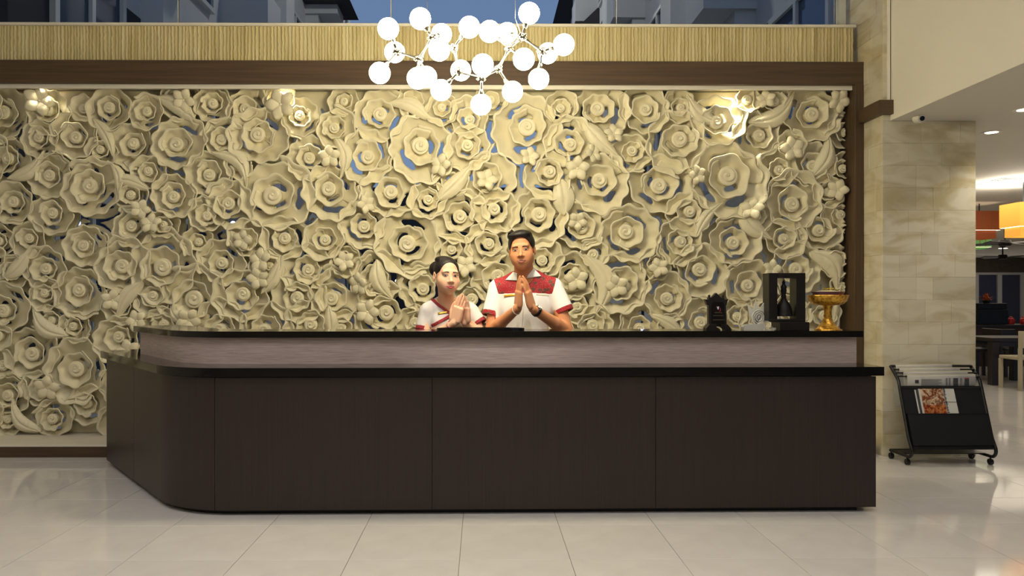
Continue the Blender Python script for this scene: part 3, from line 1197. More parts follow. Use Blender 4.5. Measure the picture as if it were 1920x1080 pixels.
# carved black plaque
S = lambda Y: Y / F
p = unp(1345, 619, 4.47)
M_ebony = mat('carved_ebony', (24, 18, 17), rough=0.4, rgb2=(14, 11, 11), scale=(60, 60, 60), bump=0.4)
k = 4.47 / F
t = thing('plaque', 'small carved black trophy plaque with crown-like top on the counter', 'plaque', (p.x, 4.47, ZT))


def pl(pts):
    return [((x - 1345) * k, (619 - y) * k) for x, y in pts]


obj('back_board', MB().prism(pl([(1327.5, 612), (1327, 573), (1324, 571), (1320.5, 561), (1327, 562), (1327.5, 557), (1331, 558), (1334, 556.5),
                                 (1341.5, 549), (1349, 556.5), (1353, 559), (1356, 557.5), (1357, 562), (1363.5, 561), (1361, 571), (1359.5, 573), (1361, 612)]), -0.018, 0.018), M_ebony, t)
obj('ornament', MB().ball(((1329.5 - 1345) * k, 0, (619 - 555) * k), 0.0085, 12, 8).ball(((1355.5 - 1345) * k, 0, (619 - 555) * k), 0.0085, 12, 8)
    .tube([((1329.5 - 1345) * k, 0, (619 - 560) * k), ((1329.5 - 1345) * k, 0, (619 - 556) * k)], 0.006, 8).tube([((1355.5 - 1345) * k, 0, (619 - 560) * k), ((1355.5 - 1345) * k, 0, (619 - 556) * k)], 0.006, 8), M_ebony, t, 40)
obj('foot', MB().prism(pl([(1321.5, 619), (1321.5, 615), (1328, 607), (1341, 607), (1340, 613), (1346, 616), (1348, 619)]), -0.034, 0.034)
    .prism(pl([(1357, 619), (1357, 617), (1350, 611.5), (1349, 607), (1361, 608), (1368, 616), (1368, 619)]), -0.034, 0.034), M_ebony, t)
M_face = mat('dark_plate', (16, 13, 14), rough=0.15)
fp = obj('inset_plate', MB().prism(pl([(1332.5, 611), (1332, 572), (1335, 566), (1353, 566), (1356, 572), (1356, 611)]), -0.021, -0.0185), M_face, t)
M_gem = mat('pale_emblem', (214, 206, 224), rough=0.3)
M_gem2 = mat('red_violet_emblem', (120, 30, 60), rough=0.3)
M_letter = mat('dim_gilt_lettering', (92, 76, 58), rough=0.5)
obj('emblem', MB().prism(pl([(1342.5, 576), (1343.5, 580), (1345.5, 580), (1345.5, 576), (1346.5, 574.5), (1341, 575)]), -0.0225, -0.021), M_gem, fp)
obj('emblem', MB().prism(pl([(1347, 576), (1349.5, 578), (1349.5, 583), (1346, 585), (1347.5, 581)]), -0.0225, -0.021), M_gem2, fp)
let = MB()
for (x0, x1, y) in ((1338, 1350, 586), (1335, 1354, 591.5), (1335, 1356, 599.5)):
    xx = x0
    q = random.Random(int(y))
    while xx < x1:
        w = q.uniform(0.8, 1.8)
        let.prism(pl([(xx, y + 0.7), (xx, y - 0.7), (xx + w, y - 0.7), (xx + w, y + 0.7)]), -0.0222, -0.021)
        xx += w + 0.6
obj('lettering', let, M_letter, fp)

# clear glass sculpture beside the bell stand, and an acrylic card holder
M_clear = mat('frosted_crystal', (238, 236, 226), rough=0.25, trans=0.3, ior=1.35)
k = 4.48 / F
p = unp(1415, 619, 4.48)
t = thing('crystal_award', 'clear crystal award with a fan-shaped figure, between the plaque and the bell stand', 'award', (p.x, 4.50, ZT))


def pl2(pts):
    return [((x - 1415) * k, (619 - y) * k) for x, y in pts]


obj('base', MB().prism(pl2([(1394, 619), (1394, 613), (1399, 609), (1431, 606), (1435, 612), (1435, 619)]), -0.03, 0.03), M_clear, t)
fan = MB()
for q in range(7):
    a = 1.95 - q * 0.19
    L = (0.135, 0.11, 0.15, 0.12, 0.16, 0.17, 0.12)[q]
    bx = 0.012
    M4 = Matrix.Translation((bx, 0.010 * (q % 2) - 0.005, 0.035)) @ Matrix.Rotation(-(a - PI / 2), 4, 'Y')
    fan.prism([(-0.004, 0), (-0.015, L * 0.55), (0.0, L), (0.015, L * 0.55), (0.004, 0)], -0.004, 0.004, M4)
obj('wing_figure', fan, M_clear, t)
ringm = MB()
for r in (0.041, 0.030, 0.019):
    ringm.tube([(0.030 + r * math.cos(a * PI / 12), -0.012, 0.075 + r * 1.15 * math.sin(a * PI / 12)) for a in range(24)], 0.0035, 8, closed=True)
obj('swirl', ringm, M_clear, t, 0)
p = unp(1441, 619, 4.40)
k = 4.40 / F
M_acr = mat('acrylic', (240, 240, 236), rough=0.12, trans=0.6, ior=1.4)
t = thing('card_holder', 'small clear acrylic card holder in front of the bell stand', 'card holder', (p.x, 4.40, ZT))
obj('back_plate', MB().prism([(-0.017, 0.030), (0.008, 0.056), (0.012, 0.056), (-0.012, 0.03), (-0.012, 0.0), (-0.017, 0.0)], 0.012, 0.016), M_acr, t)
obj('holder', MB().tube([(-0.03, 0, 0.058), (-0.004, 0, 0.056), (0.026, 0, 0.018), (-0.026, 0, 0.018)], 0.0022, 6, closed=True)
    .box(-0.026, 0.036, -0.022, 0.022, 0.0, 0.004).box(0.026, 0.036, -0.022, 0.022, 0.0, 0.018), M_acr, t)

# bell stand
k = 4.44 / F
p = unp(1470, 620, 4.46)
t = thing('bell_stand', 'black wooden stand, an open upright frame on a block, holding a bell', 'stand', (p.x, 4.46, ZT))
M_stand = mat('black_stained_wood', (17, 14, 13), rough=0.35, rgb2=(26, 20, 17), scale=(40, 40, 4))


def bx(x0, x1, y0, y1, d0, d1):
    return ((x0 - 1470) * k, (x1 - 1470) * k, d0, d1, (620 - y1) * k, (620 - y0) * k)


obj('base_block', MB().rbox(*bx(1453, 1508, 604, 620, -0.075, 0.06), r=0.002), M_stand, t)
obj('bottom_rail', MB().rbox(*bx(1435.5, 1504, 599, 604, -0.05, 0.05), r=0.002), M_stand, t)
obj('upright', MB().rbox(*bx(1435.5, 1451.5, 512.5, 599, -0.05, 0.05), r=0.002), M_stand, t)
obj('upright', MB().rbox(*bx(1487, 1504, 512.5, 599, -0.05, 0.05), r=0.002), M_stand, t)
obj('top_rail', MB().rbox(*bx(1451.5, 1487, 512.5, 522, -0.05, 0.05), r=0.002), M_stand, t)
M_bell = mat('blackened_bronze', (36, 33, 32), rough=0.45, metal=0.6, bump=0.15, bscale=40)
t = thing('bell', 'dark bronze hand bell with a figure-shaped handle hanging in the black stand', 'bell', (p.x - 0.0 + (1469.3 - 1470) * k, 4.46, ZT + (620 - 593.5) * k))
pr = [(16.5, 0), (17, 1.2), (16.2, 3), (15.5, 8), (14.3, 14), (12.5, 20), (9, 26), (6.5, 29), (5.2, 31.5), (5.4, 33), (4.0, 34.5)]
obj('bell_body', MB().lathe([(0.001, 1.5 * k)] + [(r * k, h * k) for r, h in pr] + [(0.001, 35 * k)], 28), M_bell, t, 50)
pr = [(4.0, 34), (4.8, 37), (3.7, 41), (4.2, 44), (5.6, 48), (4.9, 52), (5.7, 55), (4.2, 58), (2.6, 60.5), (3.0, 63), (2.2, 66), (0.5, 68)]
obj('handle', MB().lathe([(r * k, h * k) for r, h in pr], 18), M_bell, t, 50)
obj('hook', MB().tube([(0, 0, 66 * k), (0.004, 0, 69 * k), (0, 0, 71.6 * k)], 0.002, 6), M_bell, t)

# gilded pedestal bowl with a dish of flowers
k = 4.46 / F
p = unp(1552, 619, 4.46)
M_gold = mat('chased_gold', (232, 182, 72), rough=0.36, metal=0.7, rgb2=(160, 100, 32), scale=(70, 70, 70), detail=3, contrast=(0.42, 0.68), bump=0.8)
t = thing('pedestal_bowl', 'gilded chased pedestal bowl standing at the end of the counter top', 'bowl', (p.x, 4.46, ZT))
obj('foot', MB().lathe([(0.001, 0)] + [(r * k, h * k) for r, h in ((23, 0), (23, 1.5), (21.5, 3), (20, 3.2), (17, 7), (13, 11), (9.5, 17), (8.2, 21))] + [(0.001, 21 * k)], 32), M_gold, t, 50)
obj('stem', MB().lathe([(0.001, 20.9 * k)] + [(r * k, h * k) for r, h in ((8.2, 21), (6.6, 23), (7.6, 26), (6.6, 30), (6.8, 36), (8.3, 43), (9.2, 46.5))] + [(0.001, 46.5 * k)], 28), M_gold, t, 50)
obj('bowl', MB().lathe([(0.001, 46.4 * k)] + [(r * k, h * k) for r, h in ((9.5, 46.5), (21, 47.5), (28, 50), (33, 55), (34.5, 60), (36.5, 65), (36, 66.3), (33.5, 64), (31, 57), (24, 52))] + [(0.001, 50 * k)], 40), M_gold, t, 40)
M_violet = mat('violet_glaze', (104, 78, 112), rough=0.3, rgb2=(150, 100, 96), scale=(9, 9, 9))
d = thing('dish', 'violet-rimmed dish resting in the gilded pedestal bowl', 'dish', (p.x, 4.46, ZT + 57 * k))
obj('rim', MB().lathe([(0.001, 0)] + [(r * k, h * k) for r, h in ((18, 0), (25.5, 8), (26.5, 11.5), (29, 15), (28, 15.4), (23, 12))] + [(0.001, 9 * k)], 36), M_violet, d, 40)
M_offer = mat('pale_rice', (206, 196, 150), rough=0.7, var=0.1, scale=(60, 60, 60), bump=0.5)
o = obj('offering_heap', MB().lathe([(0.001, 9.2 * k)] + [(r * k, h * k) for r, h in ((23, 12.5), (20, 16), (12, 18), (5, 18.6))] + [(0.001, 18.8 * k)], 24), M_offer, d, 0)
M_pet = mat('yellow_petals', (232, 196, 40), rough=0.6, var=0.15, scale=(50, 50, 50))
M_leafg = mat('yellow_green_leaf', (170, 168, 70), rough=0.6)
for (dx, dz, dy, lab, mm, sc) in ((-6, 20.3, -6, 'yellow blossom on the dish in the gilded bowl, the outer one', M_pet, 5.6), (3, 20.5, -8, 'yellow blossom on the dish in the gilded bowl, the middle one', M_pet, 6.0),
                                  (15, 18.4, -5, 'yellow-green leaf sprig on the dish in the gilded bowl', M_leafg, 6.2)):
    fl = thing('flower', lab, 'flower', (p.x + dx * k, 4.46 + dy * k, ZT + (57 + dz) * k - 0.004), 'flowers in the gilded bowl')
    for q in range(5):
        M4 = Matrix.Rotation(q * 2 * PI / 5 + dx, 4, 'Z') @ Matrix.Rotation(-0.45, 4, 'Y') @ Matrix.Translation((sc * k * 0.55, 0, 0))
        obj('petal', MB().ball((0, 0, 0), (sc * k * 0.6, sc * k * 0.38, 0.0016), 10, 5, M4), mm, fl, 0)
# ------------------------------------------------------------------ newspaper rack by the pillar
XL, XRR = 3.105, 3.715
rack = thing('newspaper_rack', 'black tubular newspaper rack on castors standing in front of the stone pillar', 'rack', (3.4, 5.4, 0))
R0 = Vector((3.4, 5.4, 0))


def rk(name, mb, m, par=None, sm=None):
    o = obj(name, mb, m, None, sm)
    o.data.transform(Matrix.Translation(-R0))
    o.parent = par or rack
    return o


def side(x):
    pts = [(x, 5.565, 0.062), (x, 5.34, 0.062)]
    for a in range(1, 8):
        an = -PI / 2 - a * (PI * 0.62) / 7
        pts.append((x, 5.335 + 0.048 * math.cos(an), 0.11 + 0.048 * math.sin(an)))
    pts += [(x, 5.33, 0.20), (x, 5.445, 0.555)]
    pts += [(x, 5.46, 0.60), (x, 5.485, 0.628), (x, 5.565, 0.70)]
    return pts


for x in (XL, XRR):
    rk('side_frame', MB().tube(side(x), 0.012, 10), M_dkmetal, None, 50)
rk('cross_bar', MB().tube([(XL, 5.565, 0.062), (XRR, 5.565, 0.062)], 0.011, 8), M_dkmetal, None, 40)
rk('cross_bar', MB().tube([(XL, 5.565, 0.70), (XRR, 5.565, 0.70)], 0.010, 8), M_dkmetal, None, 40)
rk('cross_bar', MB().tube([(XL, 5.445, 0.555), (XRR, 5.445, 0.555)], 0.010, 8), M_dkmetal, None, 40)
rk('base_shelf', MB().box(XL, XRR, 5.40, 5.52, 0.066, 0.074), M_dkmetal)
M_sheet = mat('black_perforated_sheet', (13, 13, 15), rough=0.5, rgb2=(20, 20, 23), scale=(200, 200, 200), detail=1)
# sloping front sheet and its magazine pocket
a, b = Vector((0, 5.297, 0.12)), Vector((0, 5.449, 0.556))


def sloped(x0, x1, s0, s1, o0, o1):
    """Panel lying on the sloping front: s along the slope 0..1, o outwards."""
    d = b - a
    nrm = Vector((0, -d.z, d.y)).normalized()
    vs = []
    for x in (x0, x1):
        for s in (s0, s1):
            for o in (o0, o1):
                q = a + d * s + nrm * o
                vs.append((x, q.y, q.z))
    return MB().add(vs, [(0, 1, 3, 2), (4, 6, 7, 5), (0, 4, 5, 1), (2, 3, 7, 6), (0, 2, 6, 4), (1, 5, 7, 3)])


rk('front_sheet', sloped(XL + 0.011, XRR - 0.011, 0.0, 1.0, 0.0, 0.003), M_sheet)
pk = rk('magazine_pocket', sloped(XL + 0.011, XRR - 0.011, 0.06, 0.56, 0.018, 0.021), M_sheet)
rk('pocket_edge', sloped(XL + 0.011, XRR - 0.011, 0.545, 0.562, 0.004, 0.022), M_dkmetal, pk)
for x in (XL, XRR):
    for y in (5.345, 5.555):
        c = rk('castor', MB().tube([(x, y, 0.06), (x, y, 0.045)], 0.007, 8), M_dkmetal, None, 40)
        rk('wheel', MB().tube([(x - 0.011, y, 0.022), (x + 0.011, y, 0.022)], 0.022, 16), M_dkmetal, c, 40)
# rods and the newspapers hung over them
M_paper = mat('newsprint', (196, 194, 190), rough=0.8, var=0.05, scale=(14, 14, 14))
M_rod = mat('pale_wood_rod', (206, 198, 172), rough=0.5)
M_ink = mat('grey_print', (120, 120, 124), rough=0.8)
M_inkd = mat('dark_print', (62, 62, 68), rough=0.8)
M_inkr = mat('red_print', (170, 40, 52), rough=0.8)
labels = ['newspaper hung over the rack rod closest to the pillar', 'newspaper hung over the second rack rod from the pillar',
          'newspaper hung over the third rack rod from the pillar', 'newspaper on the front rod of the rack, its printed sheet showing above the black front']
for k in range(4):
    f = k / 3.0
    y = 5.545 - 0.078 * f
    z = 0.702 - 0.070 * f
    rk('rod', MB().tube([(XL, y, z), (XRR, y, z)], 0.0055, 8), M_dkmetal, None, 40)
    x0, x1 = XL + 0.022 + 0.014 * k, XRR - 0.16 + 0.042 * k
    zb = z - 0.30 + 0.03 * k
    t = thing('newspaper', labels[k], 'newspaper', (3.4, y, z), 'newspapers on the rack')
    sheet = []
    for s in range(9):
        an = PI * s / 8
        sheet.append((-0.0085 * math.cos(an), 0.0085 * math.sin(an)))
    prof = [(-0.010, zb - z)] + sheet + [(0.010, zb - z + 0.02)]
    vs = []
    for (dy, dz) in prof:
        for x in (x0, x1):
            vs.append((x - 3.4, dy, dz))
    fs = [(2 * i, 2 * i + 1, 2 * i + 3, 2 * i + 2) for i in range(len(prof) - 1)]
    o = obj('sheet', MB().add(vs, fs), M_paper, t, 30)
    md = o.modifiers.new('thickness', 'SOLIDIFY')
    md.thickness = 0.003
    md.offset = 1
    obj('clip_rail', MB().box(x0 - 3.4, x1 - 3.4 + 0.005, -0.006, 0.006, 0.0105, 0.0155), M_rod, t)
    if k == 3:
        W = x1 - x0
        for (u0, u1, z0, z1, mm) in ((0.11, 0.165, -0.05, -0.025, M_inkd), (0.20, 0.50, -0.075, -0.02, None), (0.56, 0.585, -0.085, -0.012, M_ink), (0.605, 0.63, -0.085, -0.012, M_ink),
                                     (0.67, 0.74, -0.085, -0.012, M_inkd), (0.77, 0.80, -0.085, -0.012, M_ink), (0.835, 0.90, -0.085, -0.018, M_inkd), (0.835, 0.90, -0.016, -0.010, M_inkr)):
            mb = MB()
            if mm is None:
                for q in range(8):
                    zz = z0 + q * 0.0075
                    mb.box(x0 + W * u0 - 3.4, x0 + W * (u1 - 0.05 * (q % 3 == 2)) - 3.4, -0.0142, -0.0132, zz, zz + 0.003)
                mm = M_ink
            else:
                mb.box(x0 + W * u0 - 3.4, x0 + W * u1 - 3.4, -0.0142, -0.0132, z0, z1)
            obj('print', mb, mm, o)
# magazines in the pocket
mt = thing('magazine', 'magazine with brown picture cover and pale side strip in the rack front pocket', 'magazine', (3.4, 5.4, 0.4))
M0 = Vector((3.4, 5.4, 0.4))


def mg(name, mb, m, par=mt):
    o = obj(name, mb, m, None)
    o.data.transform(Matrix.Translation(-M0))
    o.parent = par
    return o


M_cover = mat('picture_cover', (120, 62, 34), rough=0.25, rgb2=(214, 190, 160), scale=(26, 26, 26), detail=3, distort=1.6, contrast=(0.42, 0.62))
M_cover2 = mat('picture_cover_foot', (196, 120, 64), rough=0.25, rgb2=(110, 40, 26), scale=(50, 50, 50), detail=3, contrast=(0.4, 0.6))
M_strip = mat('pale_cover_strip', (206, 204, 198), rough=0.25)
x0, x1 = 3.238, 3.502
mg('pages', sloped(x0, x1, 0.52, 0.965, 0.0035, 0.010), M_strip)
cv = mg('cover', sloped(x0 + 0.012, x1 - 0.085, 0.70, 0.965, 0.0101, 0.0112), M_cover)
mg('cover_foot', sloped(x0 + 0.012, x1 - 0.085, 0.52, 0.70, 0.0101, 0.0112), M_cover2)
q = random.Random(2)
tt = MB()
s = 0.575
while s < 0.95:
    w = q.uniform(0.006, 0.018)
    m4 = sloped(x1 - 0.082, x1 - 0.082 + q.uniform(0.008, 0.016), s, s + w, 0.0101, 0.011)
    tt.add(m4.v, m4.f)
    s += w + 0.006
mg('lettering', tt, M_inkd)
mg('fold_line', sloped(x1 - 0.16, x1, 0.745, 0.752, 0.0113, 0.0118), M_inkd)
mt2 = thing('magazine', 'dark-edged magazine tucked behind the brown-covered one in the rack pocket', 'magazine', (3.4, 5.4, 0.4))
mg('pages', sloped(x0 - 0.03, x1 - 0.10, 0.53, 0.955, 0.0031, 0.0034), M_inkd, mt2)
mg('cover_edge', sloped(x0 - 0.028, x0 - 0.018, 0.54, 0.95, 0.00345, 0.0040), M_strip, mt2)
# ------------------------------------------------------------------ dining room seen past the pillar
M_amber = mat('amber_shade', (226, 160, 62), rough=0.6, emit=(255, 176, 72), estr=0.55)
M_amber_d = mat('dark_amber_shade', (120, 58, 26), rough=0.6, emit=(255, 120, 50), estr=0.06)
M_greenl = mat('green_shade', (84, 130, 70), rough=0.6, emit=(120, 200, 100), estr=0.15)
M_seam = mat('shade_seam', (130, 84, 30), rough=0.6)
M_hotlamp = mat('lamp_glow', (255, 244, 214), emit=(255, 240, 205), estr=2.5)
M_darkwood = mat('dark_table_wood', (32, 25, 22), rough=0.3, rgb2=(42, 33, 28), scale=(4, 40, 4))
M_barfront = mat('bar_front_wood', (52, 34, 24), rough=0.4, rgb2=(66, 44, 30), scale=(4, 4, 40))
M_creamchair = mat('cream_lacquer', (176, 166, 140), rough=0.4)
M_navy = mat('dark_night_glazing', (42, 46, 64), rough=0.25)
M_muntin = mat('pale_mullion', (142, 142, 140), rough=0.5)
M_brick = mat('dark_stone_frieze', (58, 48, 38), rough=0.9, rgb2=(38, 32, 28), scale=(6, 6, 14), detail=6)

# ceiling lamps by the pillar
for px, py, lab in ((1859, 246, 'bright recessed downlight in the dining room ceiling beside the pillar'),
                    (1921, 203, 'bright recessed downlight in the dining room ceiling at the edge of the opening')):
    Y = F * (SOFF - CAM_H) / (558.0 - py)
    p = unp(px, py, Y)
    downlight(p.x, p.y, SOFF - 0.0005, lab, 0.06)
    spot_light('dining_spot', (p.x, p.y, SOFF - 0.02), (p.x, p.y + 0.05, 0), 34, (1, 0.9, 0.75), 110, 0.8, 0.05)
p = unp(1905, 335, F * (SOFF - CAM_H) / (558.0 - 335))
t = thing('ceiling_vent', 'small rectangular vent in the dining room ceiling', 'vent', (p.x, p.y, SOFF))
obj('frame', MB().box(-0.22, 0.22, -0.12, 0.12, -0.006, 0), M_alu, t)
for q in range(4):
    obj('slat', MB().box(-0.19, 0.19, -0.09 + q * 0.05, -0.06 + q * 0.05, -0.012, -0.006), M_muntin, t)
p = unp(1861, 345, F * (SOFF - CAM_H) / (558.0 - 345))
t = thing('ceiling_speaker', 'round flush speaker in the dining room ceiling near the pillar', 'speaker', (p.x, p.y, SOFF))
obj('rim', MB().lathe([(0.17, -0.006), (0.20, -0.006), (0.20, 0), (0.17, 0), (0.17, -0.006)], 28, None, False), M_alu, t)
obj('grille', MB().lathe([(0.001, -0.004), (0.17, -0.004), (0.17, 0), (0.001, 0)], 24), M_ceiling, t)


def lamp_shade(px0, px1, py0, py1, Y, label, mats, tier):
    a, b = unp(px0, py0, Y), unp(px1, py1, Y)
    w = (b.x - a.x) / 2
    t = thing('pendant_lamp', label, 'lamp', ((a.x + b.x) / 2, Y, a.z), 'box pendant lamps of the dining room')
    h = a.z - b.z
    sh = MB()
    for (x0, x1, y0, y1) in ((-w, w, -w, -w + 0.012), (-w, w, w - 0.012, w), (-w, -w + 0.012, -w + 0.012, w - 0.012), (w - 0.012, w, -w + 0.012, w - 0.012)):
        sh.box(x0, x1, y0, y1, -h, 0)
    s1 = obj('shade', sh, mats[0], t)
    for q in (-0.33, 0.33):
        obj('seam', MB().box(q * w - 0.006, q * w + 0.006, -w - 0.003, -w, -h, 0), M_seam, s1)
    w2 = w * 0.78
    h2 = h * tier
    sh = MB()
    for (x0, x1, y0, y1) in ((-w2, w2, -w2, -w2 + 0.012), (-w2, w2, w2 - 0.012, w2), (-w2, -w2 + 0.012, -w2 + 0.012, w2 - 0.012), (w2 - 0.012, w2, -w2 + 0.012, w2 - 0.012)):
        sh.box(x0, x1, y0, y1, -h - h2, -h)
    obj('lower_shade', sh, mats[1], t)
    obj('glow_rim', MB().box(-w, w, -w + 0.012, w - 0.012, -h - 0.004, -h - 0.0005), M_hotlamp, t)
    obj('cord', MB().tube([(0, 0, 0), (0, 0, SOFF - a.z)], 0.008, 6), M_dkmetal, t)
    return t


lamp_shade(1892.5, 1946, 382, 426, 8.6, 'amber two-tier box pendant lamp, the brighter one close to the opening edge', (M_amber, M_amber), 0.42)
lamp_shade(1812, 1860, 398, 433, 10.6, 'dark orange two-tier box pendant lamp half behind the pillar', (M_amber_d, M_amber_d), 0.45)
lamp_shade(1815, 1848, 450, 464, 15.0, 'small green box pendant lamp behind the pillar, below the orange one', (M_greenl, M_greenl), 0.2)
# light thrown up on the ceiling by the pendants
area_light('pendant_uplight', (6.33, 8.6, 2.335), (6.33, 8.6, 2.6), 0.5, 0.5, 22, (1, 0.95, 0.8))

struct('trim_ceiling_beam', MB().box(8.4, 14.0, 12.6, 12.9, SOFF - 0.09, SOFF), M_brick)


def fan(px, py, Y, label, span, rot):
    p = unp(px, py, Y)
    t = thing('ceiling_fan', label, 'fan', (p.x, p.y, p.z), 'dark ceiling fans of the dining room')
    obj('motor', MB().lathe([(0.001, -0.05), (0.09, -0.05), (0.12, 0.0), (0.09, 0.06), (0.001, 0.07)], 20), M_dkmetal, t, 40)
    obj('down_rod', MB().tube([(0, 0, 0.06), (0, 0, SOFF - p.z)], 0.018, 8), M_dkmetal, t)
    obj('ceiling_cap', MB().lathe([(0.001, SOFF - p.z - 0.05), (0.05, SOFF - p.z - 0.05), (0.09, SOFF - p.z), (0.001, SOFF - p.z)], 16), M_dkmetal, t)
    for q in range(4):
        M4 = Matrix.Rotation(rot + q * PI / 2, 4, 'Z') @ Matrix.Rotation(0.2, 4, 'X')
        obj('blade', MB().rbox(0.12, span, -0.07, 0.07, -0.006, 0.006, r=0.003, M=M4, seg=1), M_darkwood, t)


fan(1884, 456, 14.0, 'dark ceiling fan with broad blades, the closer of the two', 0.62, 0.5)
fan(1880, 482, 19.0, 'dark ceiling fan beyond the closer fan, in front of the windows', 0.62, 0.2)
for k, (px, py) in enumerate(((1881, 465), (1875, 480))):
    Y = F * (SOFF - CAM_H) / (558.0 - py)
    p = unp(px, py, Y)
    downlight(p.x, p.y, SOFF - 0.0005, ('recessed downlight deep in the dining room between the two fans', 'recessed downlight deep in the dining room beside the far fan')[k], 0.14)

struct('wall_dining_left', MB().box(3.80, 3.94, 6.245, 25.0, 0, SOFF), M_white)
area_light('dining_light', (6.5, 8.6, 2.5), (6.5, 8.7, 0), 1.5, 3.0, 34, (1, 0.9, 0.74))
area_light('dining_light_far', (10.0, 15.0, 2.5), (10.0, 15.1, 0), 3.0, 5.0, 60, (1, 0.85, 0.66))
area_light('dining_light_back', (16.0, 22.5, 2.5), (16.0, 23.2, 0.6), 4.0, 1.5, 60, (1, 0.9, 0.78))
# far window wall
struct('wall_far', MB().box(10, 22, 25.0, 25.2, 2.08, SOFF).box(10, 22, 25.0, 25.2, 0.0, 0.25), M_brick)
w2 = struct('window_2', MB().box(10, 22, 25.02, 25.12, 2.0, 2.08).box(10, 22, 25.02, 25.12, 0.25, 0.33), M_muntin)
for q in range(9):
    x = unp(1875, 500, 25.0).x + (q - 2) * 0.80
    obj('mullion', MB().box(x - 0.075, x + 0.075, 25.0, 25.12, 0.33, 2.0), M_muntin, w2)
    obj('pane', MB().box(x + 0.075, x + 0.725, 25.06, 25.08, 0.33, 2.0), M_navy, w2)

# bar counter with things on it
pb = unp(1885, 690, 12.9)
BX = Vector((pb.x, 13.0, 0))
bar = thing('bar_counter', 'long dark brown bar counter at the back of the dining room', 'counter', (pb.x, 13.0, 0))
zt_ = 0.74
obj('bar_front', MB().box(-1.8, 1.8, 0, 0.5, 0.0, zt_ - 0.04), M_barfront, bar)
obj('bar_top', MB().rbox(-1.85, 1.85, -0.06, 0.56, zt_ - 0.04, zt_, r=0.005), M_darkwood, bar)
p = unp(1860, 612, 13.15)
t = thing('display_case', 'black box-shaped display case standing on the dining room bar', 'display case', (p.x, 13.2, zt_))
obj('housing', MB().rbox(-0.32, 0.245, -0.12, 0.16, 0, 0.27, r=0.01).rbox(-0.3, 0.24, -0.10, 0.14, 0.27, 0.38, r=0.01), M_dkmetal, t)
obj('front_panel', MB().box(-0.28, 0.24, -0.125, -0.12, 0.04, 0.22), M_dkmetal, t)
p2 = unp(1853, 578, 13.15)
M_redleaf = mat('red_orange_foliage', (150, 56, 30), rough=0.7, rgb2=(190, 110, 50), scale=(30, 30, 30))
t = thing('plant', 'bushy red-orange plant on top of the black display case', 'plant', (p2.x, 13.2, zt_ + 0.38))
obj('pot', MB().lathe([(0.001, 0), (0.05, 0), (0.065, 0.05), (0.001, 0.05)], 14), M_dkmetal, t)
lf = MB()
q = random.Random(8)
for _ in range(60):
    M4 = Matrix.Rotation(q.uniform(0, 6.28), 4, 'Z') @ Matrix.Rotation(q.uniform(-1.5, -0.1), 4, 'Y')
    L = q.uniform(0.07, 0.17)
    lf.add([M4 @ Vector(v) + Vector((0, 0, 0.04)) for v in ((0, 0, 0), (L * 0.5, 0.018, 0.006), (L, 0, 0), (L * 0.5, -0.018, 0.006))], [(0, 1, 2, 3)])
o = obj('leaves', lf, M_redleaf, t, fix=False)
o['kind'] = 'stuff'
M_red = mat('red_glaze', (170, 34, 34), rough=0.25)
for px, lab in ((1897, 'round red jar on the dining room bar beside the black display case'), (1921, 'round red jar on the dining room bar at the edge of the opening')):
    p = unp(px, 611, 13.1)
    t = thing('jar', lab, 'jar', (p.x, 13.12, zt_), 'red jars on the bar')
    obj('jar_body', MB().lathe([(0.001, 0), (0.05, 0), (0.062, 0.05), (0.05, 0.10), (0.03, 0.12), (0.001, 0.12)], 18), M_red, t, 50)
    obj('lid', MB().lathe([(0.001, 0.12), (0.032, 0.12), (0.03, 0.135), (0.008, 0.14), (0.001, 0.155)], 14), M_red, t, 50)

# dark table and chairs
p = unp(1876, 722, 10.35)
t = thing('dining_table', 'dark wooden dining table with thick legs in front of the bar', 'table', (p.x + 0.16, 10.5, 0))
zt2 = 0.66
obj('table_top', MB().rbox(-0.42, 0.42, -0.35, 0.35, zt2 - 0.05, zt2, r=0.004), M_darkwood, t)
for sx in (-1, 1):
    for sy in (-1, 1):
        obj('leg', MB().rbox(sx * 0.36 - 0.05, sx * 0.36 + 0.05, sy * 0.29 - 0.05, sy * 0.29 + 0.05, 0, zt2 - 0.05, r=0.004), M_darkwood, t)
obj('apron', MB().box(-0.31, 0.31, -0.32, -0.29, zt2 - 0.12, zt2 - 0.05), M_darkwood, t)
obj('apron', MB().box(-0.31, 0.31, 0.29, 0.32, zt2 - 0.12, zt2 - 0.05), M_darkwood, t)


def chair(px, py, Y, label, m, rot, hb=0.78):
    p = unp(px, py, Y)
    t = thing('dining_chair', label, 'chair', (p.x, p.y, 0), 'chairs of the dining room')
    t.rotation_euler = (0, 0, rot)
    obj('seat', MB().rbox(-0.206, 0.206, -0.196, 0.157, 0.40, 0.445, r=0.008), m, t)
    for sx in (-1, 1):
        obj('leg', MB().rbox(sx * 0.19 - 0.02, sx * 0.19 + 0.02, -0.20, -0.16, 0, 0.40, r=0.003), m, t)
        obj('leg', MB().rbox(sx * 0.19 - 0.02, sx * 0.19 + 0.02, 0.16, 0.20, 0, hb - 0.22, r=0.003), m, t)
    obj('backrest', MB().rbox(-0.21, 0.21, 0.165, 0.20, hb - 0.22, hb, r=0.006), m, t)
    return t


chair(1921, 728, 9.75, 'cream dining chair with its solid back turned to the lobby', M_creamchair, PI)
chair(1838, 715, 11.3, 'dark dining chair half hidden by the pillar', M_darkwood, -PI / 2, 0.74)
chair(1893, 712, 11.4, 'dark dining chair behind the dark table', M_darkwood, 0.0, 0.72)

